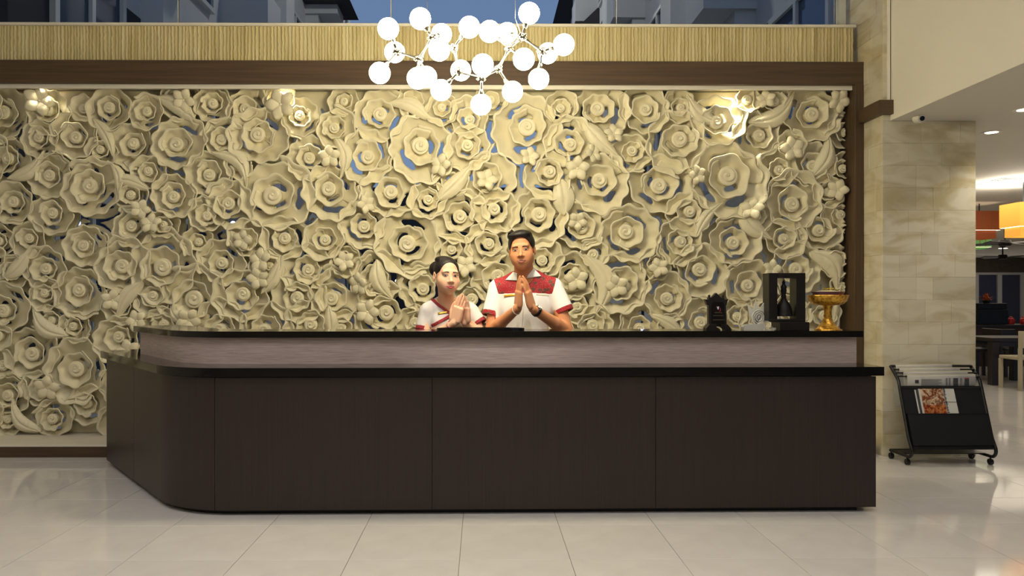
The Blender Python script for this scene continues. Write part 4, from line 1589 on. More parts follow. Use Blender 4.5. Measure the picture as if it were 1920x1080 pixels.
# security camera under the white wall
p = unp(1722, 226, 5.5)
M_cam = mat('white_plastic', (226, 222, 212), rough=0.4)
t = thing('security_camera', 'small white security camera under the ceiling above the stone pillar', 'camera', (p.x, 5.50, SOFF))
obj('mount', MB().lathe([(0.001, -0.012), (0.028, -0.012), (0.03, 0), (0.001, 0)], 18, Matrix.Translation((0.025, 0.03, 0))), M_cam, t, 40)
obj('arm', MB().tube([(0.025, 0.03, -0.01), (0.015, 0.02, -0.03), (0.0, 0.0, -0.022)], 0.008, 8), M_cam, t, 40)
hd = obj('housing', MB().tube([(0.0, 0.035, -0.008), (0.0, 0.03, -0.010), (-0.002, -0.045, -0.026), (-0.002, -0.05, -0.027)], [0.022, 0.030, 0.032, 0.028], 20), M_cam, t, 40)
obj('lens', MB().tube([(-0.002, -0.050, -0.027), (-0.002, -0.054, -0.028)], 0.018, 16), M_black, hd, 40)
# ------------------------------------------------------------------ people: implicit-surface bodies turned into one continuous mesh


class Field:
    """Signed distance grid; shapes are blended into it smoothly."""

    def __init__(self, lo, hi, h):
        self.lo = np.array(lo, float)
        self.h = h
        self.n = np.ceil((np.array(hi, float) - self.lo) / h).astype(int) + 1
        self.D = np.full(self.n, 0.5, np.float32)

    def _win(self, lo, hi, pad):
        a = np.clip(np.floor((np.array(lo) - pad - self.lo) / self.h).astype(int), 0, self.n - 1)
        b = np.clip(np.ceil((np.array(hi) + pad - self.lo) / self.h).astype(int) + 1, 1, self.n)
        if np.any(b <= a):
            return None
        ax = [self.lo[i] + np.arange(a[i], b[i], dtype=np.float32) * self.h for i in range(3)]
        P = np.stack(np.meshgrid(*ax, indexing='ij'), -1).astype(np.float32)
        return tuple(slice(a[i], b[i]) for i in range(3)), P

    def put(self, fn, lo, hi, k=0.0, sub=False):
        w = self._win(lo, hi, k + 0.02)
        if w is None:
            return
        sl, P = w
        d = fn(P)
        c = self.D[sl]
        if sub:
            d = -d
            if k > 0:
                hh = np.clip(0.5 - 0.5 * (c - d) / k, 0, 1)
                self.D[sl] = c + (d - c) * hh + k * hh * (1 - hh)
            else:
                self.D[sl] = np.maximum(c, d)
        else:
            if k > 0:
                hh = np.clip(0.5 + 0.5 * (c - d) / k, 0, 1)
                self.D[sl] = c + (d - c) * hh - k * hh * (1 - hh)
            else:
                self.D[sl] = np.minimum(c, d)

    def cone(self, a, b, r1, r2, k=0.0, sub=False):
        a, b = np.array(a, np.float32), np.array(b, np.float32)
        ba = b - a
        L2 = float(ba @ ba) + 1e-12

        def fn(P):
            t = np.clip(((P - a) @ ba) / L2, 0, 1)
            return np.linalg.norm(P - a - t[..., None] * ba, axis=-1) - (r1 + (r2 - r1) * t)
        r = max(r1, r2)
        self.put(fn, np.minimum(a, b) - r, np.maximum(a, b) + r, k, sub)

    def ell(self, c, r, k=0.0, sub=False, R=None):
        c, r = np.array(c, np.float32), np.array(r, np.float32)

        def fn(P):
            q = P - c
            if R is not None:
                q = q @ np.array(R, np.float32)      # columns of R are the local axes
            k0 = np.linalg.norm(q / r, axis=-1)
            k1 = np.linalg.norm(q / (r * r), axis=-1) + 1e-9
            return np.where(k0 < 1e-4, -float(r.min()), k0 * (k0 - 1) / k1)
        m = float(r.max()) if R is not None else r
        self.put(fn, c - m, c + m, k, sub)

    def box(self, c, half, R, rad, k=0.0, sub=False):
        c, half = np.array(c, np.float32), np.array(half, np.float32) - rad
        R = np.array(R, np.float32)

        def fn(P):
            q = np.abs((P - c) @ R) - half
            return np.linalg.norm(np.maximum(q, 0), axis=-1) + np.minimum(q.max(-1), 0) - rad
        m = float(np.linalg.norm(half)) + rad
        self.put(fn, c - m, c + m, k, sub)

    def plane_cut(self, p, nrm, lo, hi):
        """Remove what lies on the side the normal points to."""
        p, nrm = np.array(p, np.float32), np.array(nrm, np.float32) / np.linalg.norm(nrm)
        self.put(lambda P: -((P - p) @ nrm), lo, hi, 0.0, True)

    def mesh(self):
        D = self.D
        ins = D < 0
        nx, ny, nz = D.shape
        cnt = np.zeros((nx - 1, ny - 1, nz - 1), np.uint8)
        for a in (0, 1):
            for b in (0, 1):
                for c in (0, 1):
                    cnt += ins[a:nx - 1 + a, b:ny - 1 + b, c:nz - 1 + c]
        act = (cnt > 0) & (cnt < 8)
        I, J, K = np.nonzero(act)
        idx = np.full(act.shape, -1, np.int32)
        idx[I, J, K] = np.arange(len(I))
        acc = np.zeros((len(I), 3), np.float32)
        num = np.zeros(len(I), np.float32)
        cor = [(a, b, c) for a in (0, 1) for b in (0, 1) for c in (0, 1)]
        vals = {q: D[I + q[0], J + q[1], K + q[2]] for q in cor}
        for p in cor:
            for ax in range(3):
                if p[ax] == 0:
                    q = tuple(1 if i == ax else p[i] for i in range(3))
                    va, vb = vals[p], vals[q]
                    x = (va < 0) != (vb < 0)
                    t = np.where(x, va / np.where(x, va - vb, 1), 0)
                    pos = np.zeros((len(I), 3), np.float32) + np.array(p, np.float32)
                    pos[:, ax] = t
                    acc[x] += pos[x]
                    num[x] += 1
        V = (np.stack([I, J, K], 1) + acc / num[:, None]) * self.h + self.lo
        quads = []
        for ax in range(3):
            a0 = [slice(0, -1)] * 3
            s0 = [slice(None)] * 3
            s1 = [slice(None)] * 3
            s0[ax], s1[ax] = slice(0, -1), slice(1, None)
            A, B = ins[tuple(s0)], ins[tuple(s1)]
            cr = A != B
            u, v = [(1, 2), (2, 0), (0, 1)][ax]
            i = np.nonzero(cr)
            i = np.stack(i, 1)
            ok = (i[:, u] > 0) & (i[:, v] > 0) & (i[:, u] < D.shape[u] - 1) & (i[:, v] < D.shape[v] - 1)
            i = i[ok]
            flip = B[tuple(i.T)]
            c4 = []
            for du, dv in ((1, 1), (0, 1), (0, 0), (1, 0)):
                j = i.copy()
                j[:, u] -= du
                j[:, v] -= dv
                c4.append(idx[tuple(j.T)])
            q = np.stack(c4, 1)
            q[flip] = q[flip][:, ::-1]
            quads.append(q)
        Q = np.concatenate(quads)
        Q = Q[(Q >= 0).all(1)]
        return V.astype(np.float32), Q


def relax(V, Q, it=2, lam=0.5):
    n = len(V)
    e = np.concatenate([Q[:, [0, 1]], Q[:, [1, 2]], Q[:, [2, 3]], Q[:, [3, 0]]])
    for _ in range(it):
        acc = np.zeros_like(V)
        for c in range(3):
            acc[:, c] = np.bincount(e[:, 0], V[e[:, 1], c], n) + np.bincount(e[:, 1], V[e[:, 0], c], n)
        deg = np.bincount(e[:, 0], minlength=n) + np.bincount(e[:, 1], minlength=n)
        V = V * (1 - lam) + lam * acc / np.maximum(deg, 1)[:, None]
    return V.astype(np.float32)


class Front:
    """Looks up the front (towards -y) surface of a mesh for pieces that lie on it."""

    def __init__(self, V, res=0.004):
        self.res = res
        self.lo = V[:, [0, 2]].min(0) - 0.02
        n = np.ceil((V[:, [0, 2]].max(0) + 0.02 - self.lo) / res).astype(int) + 1
        G = np.full(n, np.inf)
        ij = np.floor((V[:, [0, 2]] - self.lo) / res).astype(int)
        np.minimum.at(G, (ij[:, 0], ij[:, 1]), V[:, 1])
        for _ in range(6):
            bad = ~np.isfinite(G)
            if not bad.any():
                break
            P = np.pad(G, 1, constant_values=np.inf)
            st = np.stack([P[1 + a:P.shape[0] - 1 + a, 1 + b:P.shape[1] - 1 + b] for a in (-1, 0, 1) for b in (-1, 0, 1)])
            fin = np.isfinite(st)
            m = np.where(fin, st, 0).sum(0) / np.maximum(fin.sum(0), 1)
            G = np.where(bad & (fin.sum(0) > 0), m, G)
        G[~np.isfinite(G)] = V[:, 1].max()
        P = np.pad(G, 1, mode='edge')
        self.G = sum(P[1 + a:P.shape[0] - 1 + a, 1 + b:P.shape[1] - 1 + b] for a in (-1, 0, 1) for b in (-1, 0, 1)) / 9.0

    def y(self, x, z):
        f = (np.array([x, z]) - self.lo) / self.res - 0.5
        i = np.clip(np.floor(f).astype(int), 0, np.array(self.G.shape) - 2)
        t = np.clip(f - i, 0, 1)
        g = self.G
        return float((g[i[0], i[1]] * (1 - t[0]) + g[i[0] + 1, i[1]] * t[0]) * (1 - t[1]) + (g[i[0], i[1] + 1] * (1 - t[0]) + g[i[0] + 1, i[1] + 1] * t[0]) * t[1])


def drape(fr, rows, off, xf=None, thick=0.002, bulge=0.0):
    """rows: list of rows of (x, z); laid on the surface and given a thickness (two skins and a rim)."""
    n, m = len(rows), len(rows[0])
    top, bot = [], []
    for i, r in enumerate(rows):
        for j, (x, z) in enumerate(r):
            y = fr.y(x, z)
            s = math.sin(PI * i / (n - 1)) * math.sin(PI * j / (m - 1)) if bulge else 0
            a, b = Vector((x, y - off - bulge * s, z)), Vector((x, y - off + thick, z))
            top.append(xf @ a if xf else a)
            bot.append(xf @ b if xf else b)
    N = n * m
    fs = []
    for i in range(n - 1):
        for j in range(m - 1):
            a = i * m + j
            fs.append((a, a + 1, a + m + 1, a + m))
            fs.append((N + a + m, N + a + m + 1, N + a + 1, N + a))
    rim = [j for j in range(m)] + [i * m + m - 1 for i in range(1, n)] + [(n - 1) * m + j for j in range(m - 2, -1, -1)] + [i * m for i in range(n - 2, 0, -1)]
    for q in range(len(rim)):
        a, b = rim[q], rim[(q + 1) % len(rim)]
        fs.append((b, a, N + a, N + b))
    return MB().add(top + bot, fs)


def band_rows(pts, hw, m=5, sub=8):
    """A ribbon along a polyline of (x, z)."""
    P = []
    for a, b in zip(pts[:-1], pts[1:]):
        for k in range(sub):
            P.append((a[0] + (b[0] - a[0]) * k / sub, a[1] + (b[1] - a[1]) * k / sub))
    P.append(pts[-1])
    rows = []
    for i, p in enumerate(P):
        a, b = P[max(0, i - 1)], P[min(len(P) - 1, i + 1)]
        tx, tz = b[0] - a[0], b[1] - a[1]
        L = math.hypot(tx, tz) or 1
        nx_, nz_ = -tz / L, tx / L
        w = hw if not callable(hw) else hw(i / (len(P) - 1))
        rows.append([(p[0] + nx_ * w * (2 * j / (m - 1) - 1), p[1] + nz_ * w * (2 * j / (m - 1) - 1)) for j in range(m)])
    return rows


def quad_rows(c, n=9, m=9):
    """Bilinear patch over four (x, z) corners: a b / d c."""
    a, b, cc, d = c
    rows = []
    for i in range(n):
        u = i / (n - 1)
        l = (a[0] + (d[0] - a[0]) * u, a[1] + (d[1] - a[1]) * u)
        r = (b[0] + (cc[0] - b[0]) * u, b[1] + (cc[1] - b[1]) * u)
        rows.append([(l[0] + (r[0] - l[0]) * j / (m - 1), l[1] + (r[1] - l[1]) * j / (m - 1)) for j in range(m)])
    return rows


def hand(Fd, W, tip, ew, s, gap_side, curl=0.0):
    """Palm, four unequal fingers with knuckles and a thumb, blended into the body. ew: pinky -> thumb direction."""
    W, tip = np.array(W, float), np.array(tip, float)
    el = (tip - W)
    L = np.linalg.norm(el)
    el = el / L
    ew = np.array(ew, float)
    ew -= el * (ew @ el)
    ew /= np.linalg.norm(ew)
    en = np.cross(el, ew)
    if en @ np.array(gap_side, float) < 0:
        en = -en
    R = np.stack([el, ew, en], 1)
    u = L / 0.178

    def at(l, w, n):
        return W + (el * l + ew * w + en * n) * u
    Fd.box(at(0.052, 0.0, 0.0), np.array((0.046, 0.037, 0.0125)) * u, R, 0.011 * u, 0.012)
    Fd.ell(at(0.030, 0.020, 0.006), np.array((0.030, 0.018, 0.012)) * u, 0.01, False, R)
    Fd.ell(at(0.035, -0.024, 0.004), np.array((0.036, 0.014, 0.012)) * u, 0.01, False, R)
    for w, l1, r, ln in ((0.0282, 0.092, 0.0083, 0.069), (0.0095, 0.096, 0.0086, 0.082), (-0.0098, 0.093, 0.0082, 0.075), (-0.0282, 0.085, 0.0072, 0.057)):
        a = at(l1 - 0.012, w * 0.98, 0.0)
        b = at(l1 + ln * 0.45, w * 0.98, 0.001)
        c = at(l1 + ln * 0.76, w * 0.94, 0.0035 + curl)
        d = at(l1 + ln - 0.005, w * 0.90, 0.005 + curl)
        Fd.cone(a, b, r * 1.06 * u * s, r * 0.97 * u * s, 0.0035)
        Fd.cone(b, c, r * 1.0 * u * s, r * 0.86 * u * s, 0.002)
        Fd.cone(c, d, r * 0.88 * u * s, r * 0.68 * u * s, 0.002)
    a = at(0.022, 0.030, 0.004)
    b = at(0.062, 0.049, 0.008)
    c = at(0.088, 0.050, 0.010)
    d = at(0.112, 0.044, 0.010)
    Fd.cone(a, b, 0.0135 * u, 0.0105 * u, 0.008)
    Fd.cone(b, c, 0.0108 * u, 0.0092 * u, 0.003)
    Fd.cone(c, d, 0.0096 * u, 0.0072 * u, 0.003)
    return at, R, u


def rot(yaw, pitch, roll):
    """Head frame (x right in the picture, y away from the viewer, z up) -> world."""
    return Matrix.Rotation(roll, 3, 'Y') @ Matrix.Rotation(yaw, 3, 'Z') @ Matrix.Rotation(pitch, 3, 'X')


def head(Fd, C, S, Rm, male, hx):
    """Head template (viewer side is -y) blended into the field at C, scale S."""
    R = np.array(Rm)

    def at(x, y, z):
        return np.array(C) + R @ (np.array((x, -y, z)) * S)

    def E(x, y, z, rx, ry, rz, k=0.0, sub=False):
        Fd.ell(at(x, y, z), np.array((rx, ry, rz)) * S, k * S, sub, R)

    def K(a, b, r1, r2, k=0.0):
        Fd.cone(at(*a), at(*b), r1 * S, r2 * S, k * S)
    E(0, -0.015, 0.036, 0.073, 0.090, 0.079)
    E(0, 0.022, -0.024, 0.0640 if male else 0.0625, 0.067, 0.080, 0.025)
    if male:
        for sx in (-1, 1):
            E(sx * 0.041, 0.014, -0.058, 0.024, 0.036, 0.030, 0.03)
        E(0, 0.056, -0.097, 0.030, 0.024, 0.018, 0.03)
    else:
        for sx in (-1, 1):
            E(sx * 0.034, 0.020, -0.047, 0.026, 0.038, 0.029, 0.03)
        E(0, 0.058, -0.099, 0.019, 0.020, 0.016, 0.028)
    for sx in (-1, 1):
        E(sx * 0.038, 0.054, -0.030, 0.024, 0.022, 0.024, 0.03)
        E(sx * 0.024, 0.066, -0.062, 0.020, 0.016, 0.022, 0.03)
    K((-0.040, 0.070, 0.024), (0.040, 0.070, 0.024), 0.011, 0.011, 0.014)
    for sx in (-1, 1):
        E(sx * 0.0315, 0.098, 0.002, 0.016, 0.016, 0.0095, 0.009, True)
        E(sx * 0.0315, 0.0715, 0.0015, 0.0135, 0.0125, 0.0115, 0.004)
    K((0, 0.080, 0.012), (0, 0.097, -0.026), 0.0075, 0.0105, 0.009)
    E(0, 0.101, -0.030, 0.0115, 0.0115, 0.0095, 0.006)
    for sx in (-1, 1):
        E(sx * 0.0135, 0.089, -0.034, 0.0088, 0.010, 0.0075, 0.005)
    E(0, 0.0835, -0.0595, 0.024, 0.0095, 0.0060, 0.006)
    E(0, 0.0820, -0.0725, 0.020, 0.0105, 0.0070, 0.006)
    K((-0.020, 0.0895, -0.0660), (0.020, 0.0895, -0.0660), 0.001, 0.001)
    E(0, 0.0945, -0.0655, 0.022, 0.004, 0.0018, 0.003, True)
    for sx in (-1, 1):
        E(sx * 0.0755, -0.012, -0.006, 0.0075, 0.018, 0.030, 0.006)
        E(sx * 0.0785, -0.004, -0.004, 0.006, 0.007, 0.014, 0.003, True)
    return at


def hair_mesh(C, S, Rm, male, h=0.0038):
    R = np.array(Rm)
    at = lambda x, y, z: np.array(C) + R @ (np.array((x, -y, z)) * S)
    lo, hi = np.array(C) - 0.21 * S, np.array(C) + 0.21 * S
    Fd = Field(lo, hi, h)

    def E(x, y, z, rx, ry, rz, k=0.0, sub=False):
        Fd.ell(at(x, y, z), np.array((rx, ry, rz)) * S, k * S, sub, R)
    if male:
        E(0, -0.019, 0.040, 0.0815, 0.0985, 0.0845)
        E(-0.012, 0.036, 0.092, 0.058, 0.040, 0.020, 0.02)
        E(0.012, 0.005, 0.096, 0.055, 0.060, 0.020, 0.02)
        E(0, 0.086, 0.010, 0.0670, 0.074, 0.072, 0.006, True)            # the face stays free
        E(0, 0.075, -0.050, 0.090, 0.080, 0.060, 0.006, True)
        Fd.plane_cut(at(0, 0.02, -0.022), R @ np.array((0, -0.55, -1.0)), lo, hi)
    else:
        E(0, -0.017, 0.038, 0.0775, 0.0950, 0.0820)
        E(-0.035, -0.105, 0.040, 0.048, 0.040, 0.050, 0.012)
        E(-0.030, -0.03, 0.100, 0.04, 0.045, 0.020, 0.02)
        E(0, 0.094, 0.002, 0.0690, 0.084, 0.0890, 0.006, True)
        E(0, 0.075, -0.055, 0.090, 0.082, 0.055, 0.006, True)
        Fd.plane_cut(at(0, -0.01, -0.036), R @ np.array((0, -0.7, -1.0)), lo, hi)
    for sx in (-1, 1):      # free the ears
        E(sx * 0.084, -0.008, -0.012, 0.018, 0.020, 0.026, 0.004, True)
    V, Q = Fd.mesh()
    return relax(V, Q, 2), Q


def face_parts(person, V, C, S, Rm, male, M, gaze=0.0):
    """Eyes, brows, lips, teeth and nostrils laid on the face surface; built in the head frame."""
    Ri = np.array(Rm).T
    L = ((V - np.array(C)) @ Ri.T) / S      # to head frame, y away from the viewer
    sel = (L[:, 1] < -0.03) & (np.abs(L[:, 0]) < 0.08) & (np.abs(L[:, 2]) < 0.13)
    fr = Front(L[sel], 0.0036)
    X4 = Matrix.Translation(Vector(C)) @ (Rm.to_4x4() @ Matrix.Scale(S, 4))

    def part(name, rows, off, m, bulge=0.0, par=person, thick=0.002):
        return obj(name, drape(fr, rows, off, X4, thick, bulge), m, par, 0)
    for sx in (-1, 1):
        cx, cz = sx * 0.0315, 0.002
        w, hu, hl = 0.0145, 0.0056 if male else 0.0062, 0.0034

        def lid(t):
            return hu * (1 - t * t) ** 0.7

        def low(t):
            return -hl * (1 - t * t) ** 0.8
        tl = lambda t: 0.0014 * t * sx
        rows = []
        for i in range(9):
            v = i / 8
            rows.append([(cx + w * t, cz + tl(t) + low(t) + (lid(t) - low(t)) * v) for t in np.linspace(-0.99, 0.99, 15)])
        eye = part('eye', rows, 0.0008, M['white'], 0.0008)
        r = 0.0060
        rows = []
        for i in range(9):
            v = i / 8
            row = []
            for t in np.linspace(-1, 1, 13):
                x = t * r * 0.995
                hh = math.sqrt(max(0, r * r - x * x))
                tt = (x + gaze) / w
                top, bot = min(hh, lid(tt) - 0.0002), max(-hh, low(tt) + 0.0002)
                row.append((cx + gaze + x, cz + tl(tt) + bot + (top - bot) * v))
            rows.append(row)
        part('iris', rows, 0.0022, M['iris'], 0, eye, 0.001)
        g = 0.0012
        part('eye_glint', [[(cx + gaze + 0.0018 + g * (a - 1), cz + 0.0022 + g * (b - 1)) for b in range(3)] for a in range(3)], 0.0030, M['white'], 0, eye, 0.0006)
        pts = [(cx + w * 1.08 * t, cz + tl(t) + (lid(min(0.999, abs(t)) * (1 if t > 0 else -1)) if abs(t) < 1 else 0) + 0.0008) for t in np.linspace(-0.97, 1.0, 9) * sx]
        lw = 0.0009 if male else 0.0015
        part('lashes', band_rows(pts, lambda s: lw * (0.7 + 0.5 * s), 3, 2), 0.0026, M['dark'], 0, eye, 0.0015)
        # brow
        z0 = 0.0175 if male else 0.0200
        arch = 0.0042 if male else 0.0052
        pts = [(sx * (0.0135 + 0.035 * s), z0 + arch * math.sin(PI * (0.18 + 0.80 * s)) + 0.0005) for s in np.linspace(0, 1, 9)]
        hw = (lambda s: 0.0030 * (1 - s) ** 0.6 + 0.0006) if male else (lambda s: 0.0029 * (1 - s) ** 0.7 + 0.0006)
        part('eyebrow', band_rows(pts, hw, 4, 3), 0.0010, M['brow'], 0, person, 0.002)
        # nostril
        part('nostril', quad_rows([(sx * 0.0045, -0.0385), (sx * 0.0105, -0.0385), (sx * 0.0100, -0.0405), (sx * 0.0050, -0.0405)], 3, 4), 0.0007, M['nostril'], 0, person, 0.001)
    # mouth: teeth, upper lip, lower lip in a gentle smile
    mw = 0.0265
    up = lambda t: 0.0058 * (1 - abs(t) ** 1.7) * (1 - 0.22 * math.exp(-(t / 0.14) ** 2))
    cv = lambda t: 0.0050 * t * t
    op = 0.0030 if male else 0.0026
    ot = lambda t: op * (1 - t * t)
    zc = -0.0640
    T_ = np.linspace(-0.995, 0.995, 21)
    rows = [[(mw * 0.93 * t, zc + cv(t) - ot(t) * 1.15 + (ot(t) * 1.35) * v) for t in T_] for v in (0, 0.5, 1)]
    part('teeth', rows, 0.0012, M['teeth'], 0.0006)
    rows = [[(mw * t, zc + cv(t) + ot(t) * 0.15 + up(t) * v) for t in T_] for v in np.linspace(0, 1, 5)]
    part('upper_lip', rows, 0.0016, M['lip'], 0.0022)
    lo_ = lambda t: 0.0078 * (1 - t * t) ** 0.75
    rows = [[(mw * 0.97 * t, zc + cv(t) - ot(t) - lo_(t) * v) for t in T_] for v in np.linspace(0, 1, 5)]
    part('lower_lip', rows, 0.0014, M['lip'], 0.0030)
    return fr, X4


def split_regions(name_map, V, Q, reg, parent, base_name):
    """Cut one surface into pieces by face region: the rest of the shirt stays in the first piece."""
    out = {}
    # even out the staircase along the seams between the pieces
    e = np.concatenate([Q[:, [0, 1]], Q[:, [1, 2]], Q[:, [2, 3]], Q[:, [3, 0]]])
    er = np.concatenate([reg] * 4)
    key = np.sort(e, 1)
    o_ = np.lexsort((key[:, 1], key[:, 0]))
    key, er = key[o_], er[o_]
    same = (key[1:] == key[:-1]).all(1) & (er[1:] != er[:-1])
    be = key[1:][same]
    if len(be):
        dg = np.bincount(be.ravel(), minlength=len(V))
        mv = dg == 2
        for _ in range(8):
            acc = np.zeros_like(V)
            for c in range(3):
                acc[:, c] = np.bincount(be[:, 0], V[be[:, 1], c], len(V)) + np.bincount(be[:, 1], V[be[:, 0], c], len(V))
            V[mv] = V[mv] * 0.5 + acc[mv] * 0.25
    for r, (nm, m) in name_map.items():
        q = Q[reg == r]
        if not len(q):
            continue
        u, inv = np.unique(q, return_inverse=True)
        me = mesh_np(nm, V[u], inv.reshape(q.shape))
        me.materials.append(m)
        smooth(me, 0)
        o = bpy.data.objects.new(nm, me)
        o.parent = parent
        COL.objects.link(o)
        out[r] = o
    return out


def body_obj(name, V, Q, m, parent=None):
    me = mesh_np(name, V, Q)
    me.materials.append(m)
    smooth(me, 0)
    o = bpy.data.objects.new(name, me)
    if parent:
        o.parent = parent
    COL.objects.link(o)
    return o


def batik(name, red, dark, cream, sc):
    """Red printed cloth: dark rosettes and small pale dots."""
    m = mat(name, red, rough=0.75)
    nt = m.node_tree
    b = nt.nodes['Principled BSDF']
    tc = nt.nodes.new('ShaderNodeTexCoord')
    mp = nt.nodes.new('ShaderNodeMapping')
    mp.inputs['Scale'].default_value = (1, 0.02, 1)
    nt.links.new(tc.outputs['Object'], mp.inputs[0])

    def vor(scale):
        v = nt.nodes.new('ShaderNodeTexVoronoi')
        v.inputs['Scale'].default_value = scale
        nt.links.new(mp.outputs[0], v.inputs['Vector'])
        return v

    def ramp(src, stops):
        r = nt.nodes.new('ShaderNodeValToRGB')
        r.color_ramp.interpolation = 'LINEAR'
        e = r.color_ramp.elements
        while len(e) < len(stops):
            e.new(0.5)
        for k, (p, c) in enumerate(stops):
            e[k].position = p
            e[k].color = (*lin(c), 1)
        nt.links.new(src, r.inputs[0])
        return r
    big = vor(sc)
    small = vor(sc * 5.5)
    r1 = ramp(big.outputs['Distance'], [(0.0, cream), (0.08, dark), (0.26, dark), (0.36, red)])
    r2 = ramp(small.outputs['Distance'], [(0.0, cream), (0.20, cream), (0.30, (0, 0, 0)), (1.0, (0, 0, 0))])
    mx = nt.nodes.new('ShaderNodeMix')
    mx.data_type = 'RGBA'
    mx.blend_type = 'LIGHTEN'
    mx.inputs[0].default_value = 0.75
    nt.links.new(r1.outputs[0], mx.inputs[6])
    nt.links.new(r2.outputs[0], mx.inputs[7])
    nt.links.new(mx.outputs[2], b.inputs['Base Color'])
    return m


M_skin_m = mat('skin_tan', (208, 142, 98), rough=0.48, sss=0.12, spec=0.4)
M_skin_f = mat('skin_light', (234, 184, 150), rough=0.46, sss=0.12, spec=0.4)
M_hair = mat('black_hair', (17, 11, 10), rough=0.5, rgb2=(30, 19, 16), scale=(160, 14, 50), bump=0.6)
M_shirt_m = mat('white_shirt_cotton', (244, 242, 234), rough=0.85, bump=1.0, scale=(14, 14, 5), detail=2)
M_shirt_f = mat('pale_grey_blouse_cotton', (216, 209, 204), rough=0.85, bump=1.0, scale=(16, 16, 6), detail=2)
M_batik = batik('red_batik', (158, 26, 36), (84, 60, 44), (196, 130, 110), 26)
M_batik_f = batik('red_batik_fine', (150, 30, 42), (92, 44, 44), (190, 120, 110), 60)
M_trouser = mat('black_trousers', (24, 23, 25), rough=0.8)
M_shoe = mat('black_shoes', (18, 17, 17), rough=0.3)
M_goldtag = mat('gold_name_tag', (214, 172, 60), rough=0.3, metal=0.4)
FACE_M = dict(white=mat('eye_white', (214, 205, 196), rough=0.25), iris=mat('dark_iris', (26, 15, 11), rough=0.15), dark=mat('lash_line', (24, 15, 13), rough=0.6),
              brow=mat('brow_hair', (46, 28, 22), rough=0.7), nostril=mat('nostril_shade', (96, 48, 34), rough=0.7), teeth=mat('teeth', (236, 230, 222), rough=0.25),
              lip=mat('lips_brown', (176, 86, 72), rough=0.4))
FACE_F = dict(FACE_M)
FACE_F['lip'] = mat('lips_pink', (216, 74, 92), rough=0.35)
FACE_F['brow'] = mat('brow_brown', (52, 30, 22), rough=0.7)
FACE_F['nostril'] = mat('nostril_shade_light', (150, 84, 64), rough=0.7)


def P3(px, py, Y):
    return np.array(unp(px, py, Y))


def bracelet(name, c, axis, r, tr, m, parent, label=None, sq=1.0):
    axis = Vector(axis).normalized()
    a = axis.orthogonal().normalized()
    b = axis.cross(a)
    o = obj(name, MB().tube([Vector(c) + (a * math.cos(t) + b * math.sin(t) * sq) * r for t in np.linspace(0, 2 * PI, 25)[:-1]], tr, 8, closed=True), m, parent, 0)
    if label:
        o['label'] = label
    return o


